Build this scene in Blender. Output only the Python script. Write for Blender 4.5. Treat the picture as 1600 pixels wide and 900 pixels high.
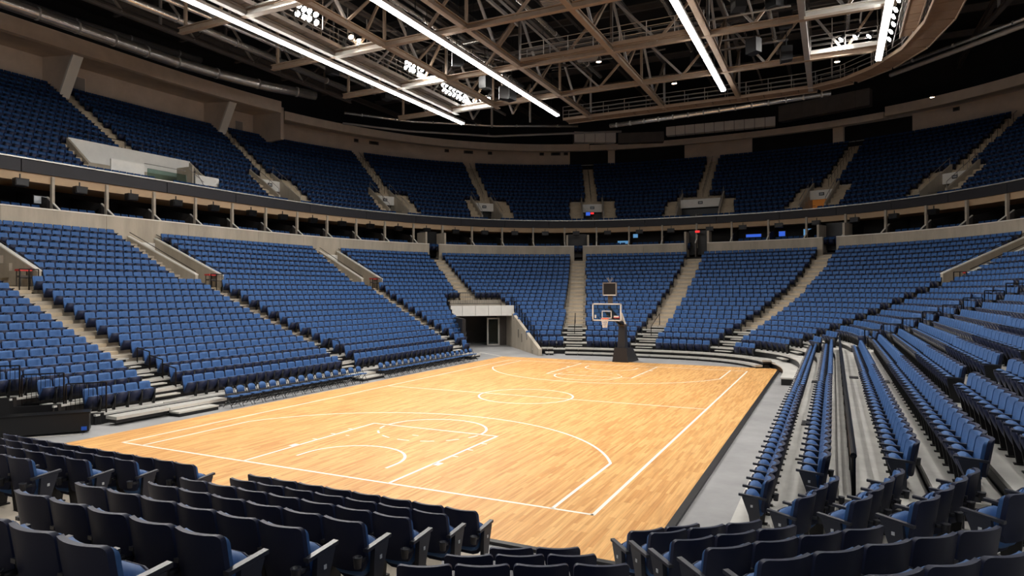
import bpy, math, random
import numpy as np
from mathutils import Vector, Matrix
random.seed(7); rng = np.random.default_rng(7)
for o in list(bpy.data.objects): bpy.data.objects.remove(o)
SC = bpy.context.scene; COL = SC.collection
FT = 0.3048

# ------------------------------------------------------------ camera
cam = bpy.data.cameras.new('camera'); cam_o = bpy.data.objects.new('camera', cam); COL.objects.link(cam_o)
F_PX = 1066.43
cam.sensor_width = 36.0; cam.lens = F_PX / 1600 * 36.0; cam.shift_x = 56.13 / 1600; cam.clip_end = 400; cam.clip_start = 0.05
yaw, pitch, roll = -0.4828, 0.0057, -0.0035
fw = Vector((math.sin(yaw) * math.cos(pitch), math.cos(yaw) * math.cos(pitch), math.sin(pitch)))
rt = Vector((math.cos(yaw), -math.sin(yaw), 0)); up = rt.cross(fw)
r2 = math.cos(roll) * rt + math.sin(roll) * up; u2 = math.cos(roll) * up - math.sin(roll) * rt
cam_o.matrix_world = Matrix(((r2.x, u2.x, -fw.x, 12.1006), (r2.y, u2.y, -fw.y, -28.1131), (r2.z, u2.z, -fw.z, 4.7183), (0, 0, 0, 1)))
SC.camera = cam_o
# ------------------------------------------------------------ world, exposure
w = bpy.data.worlds.new('world'); SC.world = w; w.use_nodes = True
w.node_tree.nodes['Background'].inputs[0].default_value = (0.80, 0.80, 0.82, 1)
w.node_tree.nodes['Background'].inputs[1].default_value = 0.19
SC.view_settings.view_transform = 'Standard'; SC.view_settings.look = 'None'
SC.view_settings.exposure = 0.45; SC.view_settings.gamma = 1.0; SC.view_settings.use_curve_mapping = False
STRIP_E = 27.0      # emission of the linear lamps
FLOOD_W = 4700.0    # watts of each floodlight bank
LAMP_E = 60.0

# ------------------------------------------------------------ materials
MATS = {}
def lin(c): return tuple(((v / 255) / 12.92 if v / 255 <= .04045 else ((v / 255 + .055) / 1.055) ** 2.4) for v in c)
def mat(name, rgb, rough=.6, metal=0., var=.0, scale=3., bump=0., bscale=60., emit=0., spec=.5, stretch=None):
    m = bpy.data.materials.new(name); m.use_nodes = True; nt = m.node_tree; N = nt.nodes; L = nt.links
    b = N['Principled BSDF']; c = lin(rgb)
    b.inputs['Base Color'].default_value = (*c, 1); b.inputs['Roughness'].default_value = rough; b.inputs['Metallic'].default_value = metal
    b.inputs['Specular IOR Level'].default_value = spec
    if var or bump:
        tc = N.new('ShaderNodeTexCoord'); mp = N.new('ShaderNodeMapping'); L.new(tc.outputs['Object'], mp.inputs[0])
        if stretch: mp.inputs['Scale'].default_value = stretch
    if var:
        n = N.new('ShaderNodeTexNoise'); n.inputs['Scale'].default_value = scale; n.inputs['Detail'].default_value = 6; n.inputs['Roughness'].default_value = .65
        L.new(mp.outputs[0], n.inputs['Vector'])
        r = N.new('ShaderNodeValToRGB'); r.color_ramp.elements[0].position = .3; r.color_ramp.elements[1].position = .7
        r.color_ramp.elements[0].color = (*[v * (1 - var) for v in c], 1); r.color_ramp.elements[1].color = (*[min(1, v * (1 + var)) for v in c], 1)
        L.new(n.outputs['Fac'], r.inputs[0]); L.new(r.outputs[0], b.inputs['Base Color'])
    if bump:
        n2 = N.new('ShaderNodeTexNoise'); n2.inputs['Scale'].default_value = bscale; n2.inputs['Detail'].default_value = 3
        L.new(mp.outputs[0], n2.inputs['Vector'])
        bp = N.new('ShaderNodeBump'); bp.inputs['Strength'].default_value = bump; bp.inputs['Distance'].default_value = .01
        L.new(n2.outputs['Fac'], bp.inputs['Height']); L.new(bp.outputs[0], b.inputs['Normal'])
    if emit:
        b.inputs['Emission Color'].default_value = (*c, 1); b.inputs['Emission Strength'].default_value = emit
    MATS[name] = m; return m
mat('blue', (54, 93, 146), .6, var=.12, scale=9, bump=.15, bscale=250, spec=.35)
mat('blue_dim', (20, 58, 102), .65, var=.15, scale=4, spec=.3)  # darker copy of the seat blue; dim upper-tier light is put into the colour
mat('shell', (25, 33, 60), .5, spec=.3, bump=.05, bscale=300)
mat('black', (13, 13, 16), .45)
mat('padblack', (36, 36, 40), .5)
mat('armdark', (44, 47, 58), .4)
mat('rail', (10, 10, 12), .35, metal=.4)
mat('conc', (172, 162, 147), .85, var=.16, scale=1.3, bump=.2, bscale=30)
mat('conc_wall', (176, 166, 150), .85, var=.18, scale=.9, bump=.2, bscale=12, stretch=(1, 1, .25))
mat('conc_step', (186, 170, 146), .85, var=.14, scale=2.)
mat('conc_floor', (150, 150, 150), .55, var=.2, scale=.5, bump=.08, bscale=20)
mat('deck', (196, 194, 188), .6, var=.16, scale=1.1, bump=.08, bscale=20)
mat('alu', (205, 203, 196), .4, metal=.35, var=.08, scale=4)
mat('white', (226, 224, 218), .6, var=.05, scale=2)
mat('trimwhite', (228, 224, 214), .55)
mat('tan', (204, 188, 172), .8, var=.12, scale=.5)
mat('tanlight', (218, 202, 184), .75, var=.1, scale=.6)
mat('ribbon', (38, 37, 42), .65, var=.06, scale=.7)
mat('soffit', (178, 152, 122), .8, var=.1, scale=.6)
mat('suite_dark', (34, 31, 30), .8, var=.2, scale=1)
mat('roof', (26, 25, 27), .9, var=.3, scale=.3)
mat('steel', (138, 119, 101), .6, metal=.1, var=.12, scale=1.2)
mat('steelg', (150, 146, 142), .5, metal=.3, var=.1, scale=1.2)
mat('steeld', (84, 78, 74), .6, metal=.2, var=.15, scale=1)
mat('duct', (205, 198, 190), .26, metal=.85, var=.15, scale=1.5, bump=.1, bscale=8)
mat('ductw', (205, 198, 190), .6, metal=.2, var=.08, scale=.8)
mat('plank', (122, 97, 75), .75, var=.15, scale=1.2)
mat('red', (196, 52, 50), .5)
mat('orange', (232, 92, 40), .45)
mat('net', (235, 232, 226), .8)
mat('line', (246, 240, 226), .5)
mat('signblue', (40, 84, 190), .4, emit=.8)
mat('signred', (255, 40, 40), .4, emit=.9)
mat('warm', (255, 176, 92), .5, emit=2.0)
mat('screen', (90, 150, 200), .3, emit=.5)
mat('dial', (200, 205, 210), .4)
mat('lampon', (255, 250, 244), .5, emit=LAMP_E)
mat('lampwarm', (255, 214, 180), .5, emit=30)
mat('stripon', (255, 252, 247), .5, emit=STRIP_E)
mat('bluebox', (30, 90, 200), .5)
def glass(name, tint=(230, 240, 240), rough=.02, alpha=.25):
    m = bpy.data.materials.new(name); m.use_nodes = True; nt = m.node_tree
    nt.nodes.clear(); o = nt.nodes.new('ShaderNodeOutputMaterial'); mx = nt.nodes.new('ShaderNodeMixShader')
    t = nt.nodes.new('ShaderNodeBsdfTransparent'); g = nt.nodes.new('ShaderNodeBsdfGlossy'); fr = nt.nodes.new('ShaderNodeFresnel')
    t.inputs[0].default_value = (*lin(tint), 1); g.inputs['Roughness'].default_value = rough; fr.inputs[0].default_value = 1.45
    nt.links.new(fr.outputs[0], mx.inputs[0]); nt.links.new(t.outputs[0], mx.inputs[1]); nt.links.new(g.outputs[0], mx.inputs[2]); nt.links.new(mx.outputs[0], o.inputs[0])
    MATS[name] = m
glass('glass'); glass('glassg', (196, 214, 208), .1)
def wood():
    m = bpy.data.materials.new('maple'); m.use_nodes = True; nt = m.node_tree; N = nt.nodes; L = nt.links; b = N['Principled BSDF']
    tc = N.new('ShaderNodeTexCoord'); mp = N.new('ShaderNodeMapping'); mp.inputs['Rotation'].default_value = (0, 0, math.pi / 2); L.new(tc.outputs['Object'], mp.inputs[0])
    br = N.new('ShaderNodeTexBrick'); br.inputs['Scale'].default_value = 1; br.inputs['Brick Width'].default_value = 1.1; br.inputs['Row Height'].default_value = .075
    br.inputs['Mortar Size'].default_value = .0015; br.inputs['Mortar Smooth'].default_value = .5; br.inputs['Bias'].default_value = -.15; br.offset = .37; br.offset_frequency = 3
    br.inputs['Color1'].default_value = (*lin((240, 190, 122)), 1); br.inputs['Color2'].default_value = (*lin((212, 152, 86)), 1); br.inputs['Mortar'].default_value = (*lin((190, 136, 78)), 1)
    L.new(mp.outputs[0], br.inputs['Vector'])
    mp2 = N.new('ShaderNodeMapping'); mp2.inputs['Scale'].default_value = (9, .5, 1); L.new(tc.outputs['Object'], mp2.inputs[0])
    n = N.new('ShaderNodeTexNoise'); n.inputs['Scale'].default_value = 2.2; n.inputs['Detail'].default_value = 7; L.new(mp2.outputs[0], n.inputs['Vector'])
    mx = N.new('ShaderNodeMixRGB'); mx.blend_type = 'MULTIPLY'; mx.inputs[0].default_value = .55
    r = N.new('ShaderNodeValToRGB'); r.color_ramp.elements[0].position = .3; r.color_ramp.elements[0].color = (.62, .56, .5, 1); r.color_ramp.elements[1].position = .62; r.color_ramp.elements[1].color = (1, 1, 1, 1)
    L.new(n.outputs['Fac'], r.inputs[0]); L.new(br.outputs['Color'], mx.inputs[1]); L.new(r.outputs[0], mx.inputs[2])
    n3 = N.new('ShaderNodeTexNoise'); n3.inputs['Scale'].default_value = .35; n3.inputs['Detail'].default_value = 3; L.new(tc.outputs['Object'], n3.inputs['Vector'])
    mx2 = N.new('ShaderNodeMixRGB'); mx2.blend_type = 'MULTIPLY'; mx2.inputs[0].default_value = .5
    r3 = N.new('ShaderNodeValToRGB'); r3.color_ramp.elements[0].position = .35; r3.color_ramp.elements[0].color = (.86, .8, .76, 1); r3.color_ramp.elements[1].position = .65; r3.color_ramp.elements[1].color = (1, 1, 1, 1)
    L.new(n3.outputs['Fac'], r3.inputs[0]); L.new(mx.outputs[0], mx2.inputs[1]); L.new(r3.outputs[0], mx2.inputs[2])
    L.new(mx2.outputs[0], b.inputs['Base Color']); b.inputs['Roughness'].default_value = .5; b.inputs['Specular IOR Level'].default_value = .25
    MATS['maple'] = m
wood()

# ------------------------------------------------------------ helpers
class MB:
    def __init__(s): s.v = []; s.f = []; s.m = []; s.mats = []
    def mi(s, mt):
        if mt not in s.mats: s.mats.append(mt)
        return s.mats.index(mt)
    def hexa(s, p, mt):            # 8 points: bottom 4 ccw, top 4 ccw
        i = len(s.v); s.v += [tuple(q) for q in p]; k = s.mi(mt)
        for f in ((3, 2, 1, 0), (4, 5, 6, 7), (0, 1, 5, 4), (1, 2, 6, 5), (2, 3, 7, 6), (3, 0, 4, 7)):
            s.f.append(tuple(i + a for a in f)); s.m.append(k)
        return s
    def box(s, c, d, mt, rz=0., M=None):
        x, y, z = d[0] / 2, d[1] / 2, d[2] / 2; ca, sa = math.cos(rz), math.sin(rz); P = []
        for zz in (-z, z):
            for xx, yy in ((-x, -y), (x, -y), (x, y), (-x, y)):
                P.append((c[0] + xx * ca - yy * sa, c[1] + xx * sa + yy * ca, c[2] + zz))
        return s.hexa(P, mt)
    def beam(s, a, b, wd, ht, mt, upv=(0, 0, 1)):
        a = Vector(a); b = Vector(b); d = (b - a).normalized(); u = Vector(upv)
        if abs(d.dot(u)) > .98: u = Vector((0, 1, 0))
        r = d.cross(u).normalized() * wd / 2; u = r.cross(d).normalized() * ht / 2
        return s.hexa([a - r - u, a + r - u, b + r - u, b - r - u, a - r + u, a + r + u, b + r + u, b - r + u], mt)
    def ibeam(s, a, b, wd, ht, mt):
        a = Vector(a); b = Vector(b); t = ht * .14
        s.beam(a + Vector((0, 0, t / 2)), b + Vector((0, 0, t / 2)), wd, t, mt)
        s.beam(a + Vector((0, 0, ht - t / 2)), b + Vector((0, 0, ht - t / 2)), wd, t, mt)
        return s.beam(a + Vector((0, 0, ht / 2)), b + Vector((0, 0, ht / 2)), wd * .25, ht - 2 * t, mt)
    def tube(s, path, r, mt, seg=6, closed=False, cap=True):
        k = s.mi(mt); P = [Vector(p) for p in path]; n = len(P); base = len(s.v)
        for i, p in enumerate(P):
            d = (P[(i + 1) % n] - P[i - 1]) if closed else (P[min(i + 1, n - 1)] - P[max(i - 1, 0)])
            d.normalize(); u = Vector((0, 0, 1)) if abs(d.z) < .95 else Vector((1, 0, 0))
            a = d.cross(u).normalized(); b = a.cross(d)
            rr = r[i] if isinstance(r, (list, tuple)) else r
            for j in range(seg):
                t = 2 * math.pi * j / seg; s.v.append(tuple(p + (a * math.cos(t) + b * math.sin(t)) * rr))
        for i in range(n if closed else n - 1):
            for j in range(seg):
                a0 = base + i * seg + j; a1 = base + i * seg + (j + 1) % seg
                b0 = base + ((i + 1) % n) * seg + j; b1 = base + ((i + 1) % n) * seg + (j + 1) % seg
                s.f.append((a0, a1, b1, b0)); s.m.append(k)
        if cap and not closed:
            s.f.append(tuple(base + j for j in range(seg))[::-1]); s.m.append(k)
            s.f.append(tuple(base + (n - 1) * seg + j for j in range(seg))); s.m.append(k)
        return s
    def quad(s, a, b, c, d, mt):
        i = len(s.v); s.v += [tuple(a), tuple(b), tuple(c), tuple(d)]; s.f.append((i, i + 1, i + 2, i + 3)); s.m.append(s.mi(mt)); return s
    def prism(s, poly, z0, z1, mt):    # poly ccw (x,y)
        i = len(s.v); n = len(poly); k = s.mi(mt)
        s.v += [(x, y, z0) for x, y in poly] + [(x, y, z1) for x, y in poly]
        s.f.append(tuple(range(i + n - 1, i - 1, -1))); s.m.append(k); s.f.append(tuple(range(i + n, i + 2 * n))); s.m.append(k)
        for j in range(n): s.f.append((i + j, i + (j + 1) % n, i + n + (j + 1) % n, i + n + j)); s.m.append(k)
        return s
    def mesh(s, name, smooth=False):
        me = bpy.data.meshes.new(name); me.from_pydata(s.v, [], s.f)
        for mt in s.mats: me.materials.append(MATS[mt])
        me.polygons.foreach_set('material_index', s.m)
        if smooth: me.polygons.foreach_set('use_smooth', [True] * len(s.f))
        me.update(); return me
    def build(s, name, parent=None, smooth=False):
        return link(name, s.mesh(name, smooth), parent)
def link(name, me, parent=None, M=None):
    o = bpy.data.objects.new(name, me); COL.objects.link(o)
    if parent is not None: o.parent = parent
    if M is not None: o.matrix_local = M
    return o
def tag(o, label=None, cat=None, group=None, kind=None):
    if label: o['label'] = label
    if cat: o['category'] = cat
    if group: o['group'] = group
    if kind: o['kind'] = kind
    return o
def thing(name, label, cat, loc=(0, 0, 0), rz=0., group=None, kind=None):
    o = bpy.data.objects.new(name, None); COL.objects.link(o); o.location = loc; o.rotation_euler = (0, 0, rz); o.empty_display_size = .2
    return tag(o, label, cat, group, kind)
ORD = ['first', 'second', 'third', 'fourth', 'fifth', 'sixth', 'seventh', 'eighth', 'ninth', 'tenth', 'eleventh', 'twelfth', 'thirteenth', 'fourteenth', 'fifteenth', 'sixteenth', 'seventeenth', 'eighteenth', 'nineteenth', 'twentieth']
TENS = {2: 'twenty', 3: 'thirty', 4: 'forty', 5: 'fifty', 6: 'sixty', 7: 'seventy'}
def orde(i):
    if i < 20: return ORD[i]
    n = i + 1
    return (TENS[n // 10] + '-' + ORD[n % 10 - 1]) if n % 10 else TENS[n // 10][:-1] + 'ieth'

# ------------------------------------------------------------ bowl geometry (plan curves)
XC, YC, S = -.8, 1.2, 8.0
H = [.38]
for d in [.4, .33, .3, .3, .3, .3, .32, .33, .34, .34, .34, .36, .36, .36, .4, .41, .41, .42, .42, .42, .42]: H.append(H[-1] + d)
def hz(k): k = max(0., min(21., k)); i = int(k); return H[i] if i >= 21 else H[i] + (H[i + 1] - H[i]) * (k - i)
def curve(a, b, n, t):
    """t<0: left straight side (metres before the bend); 0..180: bend angle; >180: right straight side"""
    if t < 0: return (XC - a, YC + S + t)
    if t > 180: return (XC + a, YC + S - (t - 180))
    r = math.radians(t); c, s = math.cos(r), math.sin(r)
    return (XC - math.copysign(abs(c) ** (2 / n), c) * a, YC + S + abs(s) ** (2 / n) * (b - S))
def low(k, t):
    a = 11 + .82 * k + (.45 if (k > 2.5 and t > 172) else 0)
    return curve(a, 20.8 + 1.1 * k, 3 - .5 * k / 21, t)
def upr(j, t): return curve(30.7 + .82 * j, 48.4 + .85 * j, 2.4, t)
def UZ(j): return 12.3 + .555 * j
def path(fn, k, t0, t1, step=.15):
    ts = []
    t = t0
    while t < t1 - 1e-6:
        ts.append(t); t += (step if (t < 0 or t >= 180) else .35)
        if ts[-1] < 0 < t: t = 0.
        if ts[-1] < 180 < t: t = 180.
    ts.append(t1)
    return np.array([fn(k, q) for q in ts]), np.array(ts)
def along(fn, k, t0, t1, trim0, trim1, pitch):
    """points at equal pitch on the row, with facing angle"""
    P, T = path(fn, k, t0, t1); d = np.r_[0, np.cumsum(np.linalg.norm(np.diff(P, axis=0), axis=1))]; Ln = d[-1] - trim0 - trim1
    n = int(Ln / pitch)
    if n < 1: return []
    st = trim0 + (Ln - n * pitch) / 2 + pitch / 2; out = []
    for i in range(n):
        s = st + i * pitch; x, y = np.interp(s, d, P[:, 0]), np.interp(s, d, P[:, 1])
        x1, y1 = np.interp(s + .1, d, P[:, 0]), np.interp(s + .1, d, P[:, 1]); x0, y0 = np.interp(s - .1, d, P[:, 0]), np.interp(s - .1, d, P[:, 1])
        tx, ty = x1 - x0, y1 - y0; l = math.hypot(tx, ty) or 1; tx /= l; ty /= l
        out.append((x, y, math.atan2(-ty, -(-tx)) if False else math.atan2(-(ty), (-tx)), np.interp(s, d, T)))
    return out
# moving from left side to far to right the inside (court) lies to the right of travel: facing = (ty,-tx)
def face_angle(fx, fy): return math.atan2(-fx, fy)      # local +Y -> facing
def rowseats(fn, k, t0, t1, a, b, pitch=.56):
    res = []
    for x, y, _, t in along(fn, k, t0, t1, a, b, pitch):
        p0 = fn(k, t - .4); p1 = fn(k, t + .4); tx, ty = p1[0] - p0[0], p1[1] - p0[1]; l = math.hypot(tx, ty); res.append((x, y, face_angle(ty / l, -tx / l), t))
    return res
# diagonal tunnels in the left corners: strip between two parallel lines
TD = (-.617, .787); TN = (.787, .617)
def tunnel_s(x, y):          # signed position across the far-left tunnel
    return (x + 7.5) * TN[0] + (y - 18.9) * TN[1]
def in_far_tunnel(x, y): s = tunnel_s(x, y); return -5.3 < s < 0.1 and x < -6
def in_near_tunnel(x, y):
    y2 = 2.4 - y - 1.2; s = (x + 7.5) * TN[0] + (y2 - 18.9) * TN[1]; return s > -6.34 and x < -6 and y < -10

# ------------------------------------------------------------ floor and court
MB().prism([(-60, -55), (60, -55), (60, 75), (-60, 75)], -.3, 0, 'conc_floor').build('floor')['kind'] = 'structure'
court = thing('court_floor', 'maple basketball court floor with white painted lines', 'court')
MB().prism([(-9.15, -16.55), (9.12, -16.55), (9.12, 16.45), (-9.15, 16.45)], .0, .05, 'maple').build('wood_deck', court)
e = MB()
e.beam((9.2, -16.6, .03), (9.2, 16.5, .03), .16, .06, 'black'); e.beam((-9.2, -16.62, .03), (9.28, -16.62, .03), .14, .06, 'black')
e.build('edge_ramp', court)['label'] = 'black rubber edge ramp'
LZ = .0535; WL, LL = 7.62, 14.3256
def strip_line(pts, wd, name='court_line', closed=False):
    m = MB(); k = m.mi('line'); n = len(pts)
    for i, p in enumerate(pts):
        a = pts[(i - 1) % n] if closed else pts[max(i - 1, 0)]; b = pts[(i + 1) % n] if closed else pts[min(i + 1, n - 1)]
        dx, dy = b[0] - a[0], b[1] - a[1]; l = math.hypot(dx, dy) or 1; nx, ny = -dy / l * wd / 2, dx / l * wd / 2
        m.v += [(p[0] + nx, p[1] + ny, LZ), (p[0] - nx, p[1] - ny, LZ)]
    for i in range(n if closed else n - 1):
        j = (i + 1) % n; m.f.append((2 * i, 2 * i + 1, 2 * j + 1, 2 * j)); m.m.append(k)
    return m.build(name, court)
LW = .085
def seg(a, b, wd=LW):
    return strip_line([a, b], wd)
seg((-WL, -LL - LW / 2), (-WL, LL + LW / 2)); seg((WL, -LL - LW / 2), (WL, LL + LW / 2)); seg((-WL, -LL), (WL, -LL)); seg((-WL, LL), (WL, LL)); seg((-WL, 0), (WL, 0))
def arc(c, r, a0, a1, n=40): return [(c[0] + r * math.cos(math.radians(a0 + (a1 - a0) * i / n)), c[1] + r * math.sin(math.radians(a0 + (a1 - a0) * i / n))) for i in range(n + 1)]
strip_line(arc((-.15, 0), 2.1, 0, 360, 60)[:-1], LW, closed=True)
for sg in (-1, 1):
    by = sg * LL; lane = 8 * FT; fl = 19 * FT * 1.05; c3 = 22 * FT; hoop = by - sg * 1.6
    seg((-lane, by), (-lane, by - sg * fl)); seg((lane, by), (lane, by - sg * fl)); seg((-lane - LW / 2, by - sg * fl), (lane + LW / 2, by - sg * fl))
    y3 = math.sqrt(7.24 ** 2 - c3 ** 2); a3 = math.degrees(math.atan2(y3, c3))
    A = arc((0, hoop), 7.24, a3, 180 - a3, 60); A = [(x, hoop - sg * (y - hoop)) for x, y in A]
    strip_line([(c3, by)] + A + [(-c3, by)], LW)
    F = arc((0, 0), 1.83, 0, 180, 32); strip_line([(x, by - sg * (fl + y)) for x, y in F], LW)
    for i in range(7): strip_line([(x, by - sg * (fl - y)) for x, y in arc((0, 0), 1.83, 6 + i * 25.5, 6 + i * 25.5 + 14, 5)], LW * .8)
    R = arc((0, 0), 1.55, 0, 180, 28); strip_line([(1.55, hoop + sg * .45)] + [(x, hoop - sg * y) for x, y in R] + [(-1.55, hoop + sg * .45)], LW)
    for s in (-1, 1):
        for q, (dd, wd) in enumerate(((2.15, .3), (3.1, .07), (4.0, .07), (4.9, .07))):
            seg((s * lane, by - sg * dd), (s * (lane + .22), by - sg * dd), wd)
    seg((-.12, by - sg * 5.0), (.12, by - sg * 5.0), .06); seg((-2.05, by - sg * 4.0), (-1.9, by - sg * 4.0), .06)
tag(MB().beam((-9.0, 16.6, .004), (-12.4, 19.2, .004), .07, .006, 'line').build('floor_stripe'), 'white stripe on grey floor leading into far tunnel', 'floor marking')
tag(MB().beam((-10.2, -14.0, .004), (-11.6, -15.5, .004), .07, .006, 'line').build('floor_stripe'), 'white stripe on grey floor at near left corner', 'floor marking')

# ------------------------------------------------------------ lower bowl terraces
CORNER = 1.2
def terrace(name, fn, zf, ks, t0, t1, skip, mt, riser='conc', back=.38, dt=2.0):
    m = MB()
    for k in ks:
        ts = []
        t = t0
        while t < t1 - 1e-6:
            ts.append(t); t += (.5 if (t < 0 or t >= 180) else dt)
            if ts[-1] < 0 < t: t = 0.
            if ts[-1] < 180 < t: t = 180.
        ts.append(t1); ts = sorted(set(ts))
        z = zf(k); mm = mt(k) if callable(mt) else mt
        for a, b in zip(ts[:-1], ts[1:]):
            tm = (a + b) / 2; ctr = fn(k, tm)
            if skip(k, ctr[0], ctr[1], tm): continue
            p = [fn(k - .62, a), fn(k - .62, b), fn(k + back + .04, b), fn(k + back + .04, a)]
            zb = z - .75
            if mm == 'deck':
                zt = z - .07; g = [fn(k - .56, a), fn(k - .56, b)]
                m.hexa([(*g[0], zb), (p[3][0], p[3][1], zb), (p[2][0], p[2][1], zb), (*g[1], zb), (*g[0], zt), (p[3][0], p[3][1], zt), (p[2][0], p[2][1], zt), (*g[1], zt)], 'black'); zb = zt  # black body under the deck slab stands in for the unlit void
            m.hexa([(p[0][0], p[0][1], zb), (p[3][0], p[3][1], zb), (p[2][0], p[2][1], zb), (p[1][0], p[1][1], zb), (p[0][0], p[0][1], z), (p[3][0], p[3][1], z), (p[2][0], p[2][1], z), (p[1][0], p[1][1], z)], mm)
    o = m.build(name); o['kind'] = 'structure'; return o
def skip_low(k, x, y, t):
    if k < 11 and (in_far_tunnel(x, y) or in_near_tunnel(x, y)): return True
    if k >= 14:
        for q0, sh in ((-18.6, .35), (-7.1, .35), (13.5, .35), (148.6, .3)):
            p = low(k, q0); p2 = low(k, q0 + .5); l = math.hypot(p2[0] - p[0], p2[1] - p[1]); d = ((x - p[0]) * (p2[0] - p[0]) + (y - p[1]) * (p2[1] - p[1])) / l
            if abs(d - sh) < 1.0 and math.hypot(x - p[0], y - p[1]) < 3: return True
    return False
terrace('floor_lower_bowl', low, lambda k: H[k], range(22), -29, 180, skip_low, lambda k: 'deck' if k < 5 else 'conc', dt=.6)
terrace('floor_right_stand', low, lambda k: H[k], range(1, 18), 180, 180 + 26.5, lambda k, x, y, t: (k < 4 and t > 204.8) or (k == 4 and t > 205.5), lambda k: 'deck')

# ------------------------------------------------------------ seats
def bend(x): return .07 * (1 - (x / .26) ** 2)
def back_mesh(front, thick, wd, z0, z1, rec, mt, nx=6, nz=5, rc=.07):
    """curved slab; rows from bottom to top, top corners rounded"""
    m = MB(); k = m.mi(mt); idx = {}
    zs = [z0, z0 + .1, z0 + (z1 - rc - z0) * .6, z1 - rc, z1 - rc * .55, z1 - rc * .22, z1 - rc * .05, z1]; nz = len(zs) - 1
    for s in (0, 1):
        for j in range(nz + 1):
            z = zs[j]
            hw = wd / 2
            if z > z1 - rc: d = z - (z1 - rc); hw = wd / 2 - rc + math.sqrt(max(0, rc * rc - d * d)) if rc else hw
            if z < z0 + .1: hw -= (z0 + .1 - z) * .5
            for i in range(nx + 1):
                x = (-hw + 2 * hw * i / nx)
                crown = .018 * (1 - abs(2 * i / nx - 1) ** 2) if j == nz else 0
                y = front - (z - z0) * rec - bend(x) - (thick if s == 0 else 0)
                if s == 1 and j == nz: y -= thick * .3
                idx[s, j, i] = len(m.v); m.v.append((x, y, z + crown * 0))
    for j in range(nz):
        for i in range(nx):
            a, b, c, d = idx[0, j, i], idx[0, j, i + 1], idx[0, j + 1, i + 1], idx[0, j + 1, i]; m.f.append((a, b, c, d)); m.m.append(k)
            a, b, c, d = idx[1, j, i], idx[1, j, i + 1], idx[1, j + 1, i + 1], idx[1, j + 1, i]; m.f.append((d, c, b, a)); m.m.append(k)
    for j in range(nz):
        m.f.append((idx[0, j, 0], idx[0, j + 1, 0], idx[1, j + 1, 0], idx[1, j, 0])); m.m.append(k)
        m.f.append((idx[1, j, nx], idx[1, j + 1, nx], idx[0, j + 1, nx], idx[0, j, nx])); m.m.append(k)
    for i in range(nx):
        m.f.append((idx[0, nz, i], idx[0, nz, i + 1], idx[1, nz, i + 1], idx[1, nz, i])); m.m.append(k)
        m.f.append((idx[1, 0, i], idx[1, 0, i + 1], idx[0, 0, i + 1], idx[0, 0, i])); m.m.append(k)
    return m
def pan_mesh(mt, wd, ln, th, dome, nx=6, ny=6, tilt=62, hinge=(.06, .36), off=0., rc=.12):
    """seat slab tipped up: rounded front end, domed upper face"""
    m = MB(); k = m.mi(mt); idx = {}; ct, st = math.cos(math.radians(tilt)), math.sin(math.radians(tilt))
    for s in (0, 1):
        for j in range(ny + 1):
            q = -.14 + (ln) * j / ny; e = q - (ln - .14 - rc)
            hw = wd / 2 if e <= 0 else wd / 2 - rc + math.sqrt(max(0, rc * rc - e * e))
            if j == ny: hw = wd / 2 - rc * .75
            for i in range(nx + 1):
                x = -hw + 2 * hw * i / nx; r = 2 * i / nx - 1
                top = off + (th + dome * (1 - r * r) * math.sin(math.pi * min(1, max(0, (j + .6) / (ny + .9)))) if s else 0)
                idx[s, j, i] = len(m.v); m.v.append((x, hinge[0] + q * ct - top * st, hinge[1] + q * st + top * ct))
    for j in range(ny):
        for i in range(nx):
            a, b, c, d = idx[0, j, i], idx[0, j, i + 1], idx[0, j + 1, i + 1], idx[0, j + 1, i]; m.f.append((d, c, b, a)); m.m.append(k)
            a, b, c, d = idx[1, j, i], idx[1, j, i + 1], idx[1, j + 1, i + 1], idx[1, j + 1, i]; m.f.append((a, b, c, d)); m.m.append(k)
        m.f.append((idx[1, j, 0], idx[1, j + 1, 0], idx[0, j + 1, 0], idx[0, j, 0])); m.m.append(k)
        m.f.append((idx[0, j, nx], idx[0, j + 1, nx], idx[1, j + 1, nx], idx[1, j, nx])); m.m.append(k)
    for i in range(nx):
        m.f.append((idx[1, ny, i], idx[1, ny, i + 1], idx[0, ny, i + 1], idx[0, ny, i])); m.m.append(k)
        m.f.append((idx[0, 0, i], idx[0, 0, i + 1], idx[1, 0, i + 1], idx[1, 0, i])); m.m.append(k)
    return m
def arm_mb(x):
    m = MB()
    m.hexa([(x - .03, -.1, .56), (x + .03, -.1, .56), (x + .03, .32, .595), (x - .03, .32, .595), (x - .03, -.1, .595), (x + .03, -.1, .595), (x + .03, .32, .63), (x - .03, .32, .63)], 'armdark'); return m
def stand_mb(x, wd=.045):
    m = MB(); a = wd / 2
    m.hexa([(x - a, -.02, 0), (x + a, -.02, 0), (x + a, .15, 0), (x - a, .15, 0), (x - a, -.08, .57), (x + a, -.08, .57), (x + a, .24, .58), (x - a, .24, .58)], 'black')
    m.box((x, .06, .012), (.1, .26, .024), 'black'); return m
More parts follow.
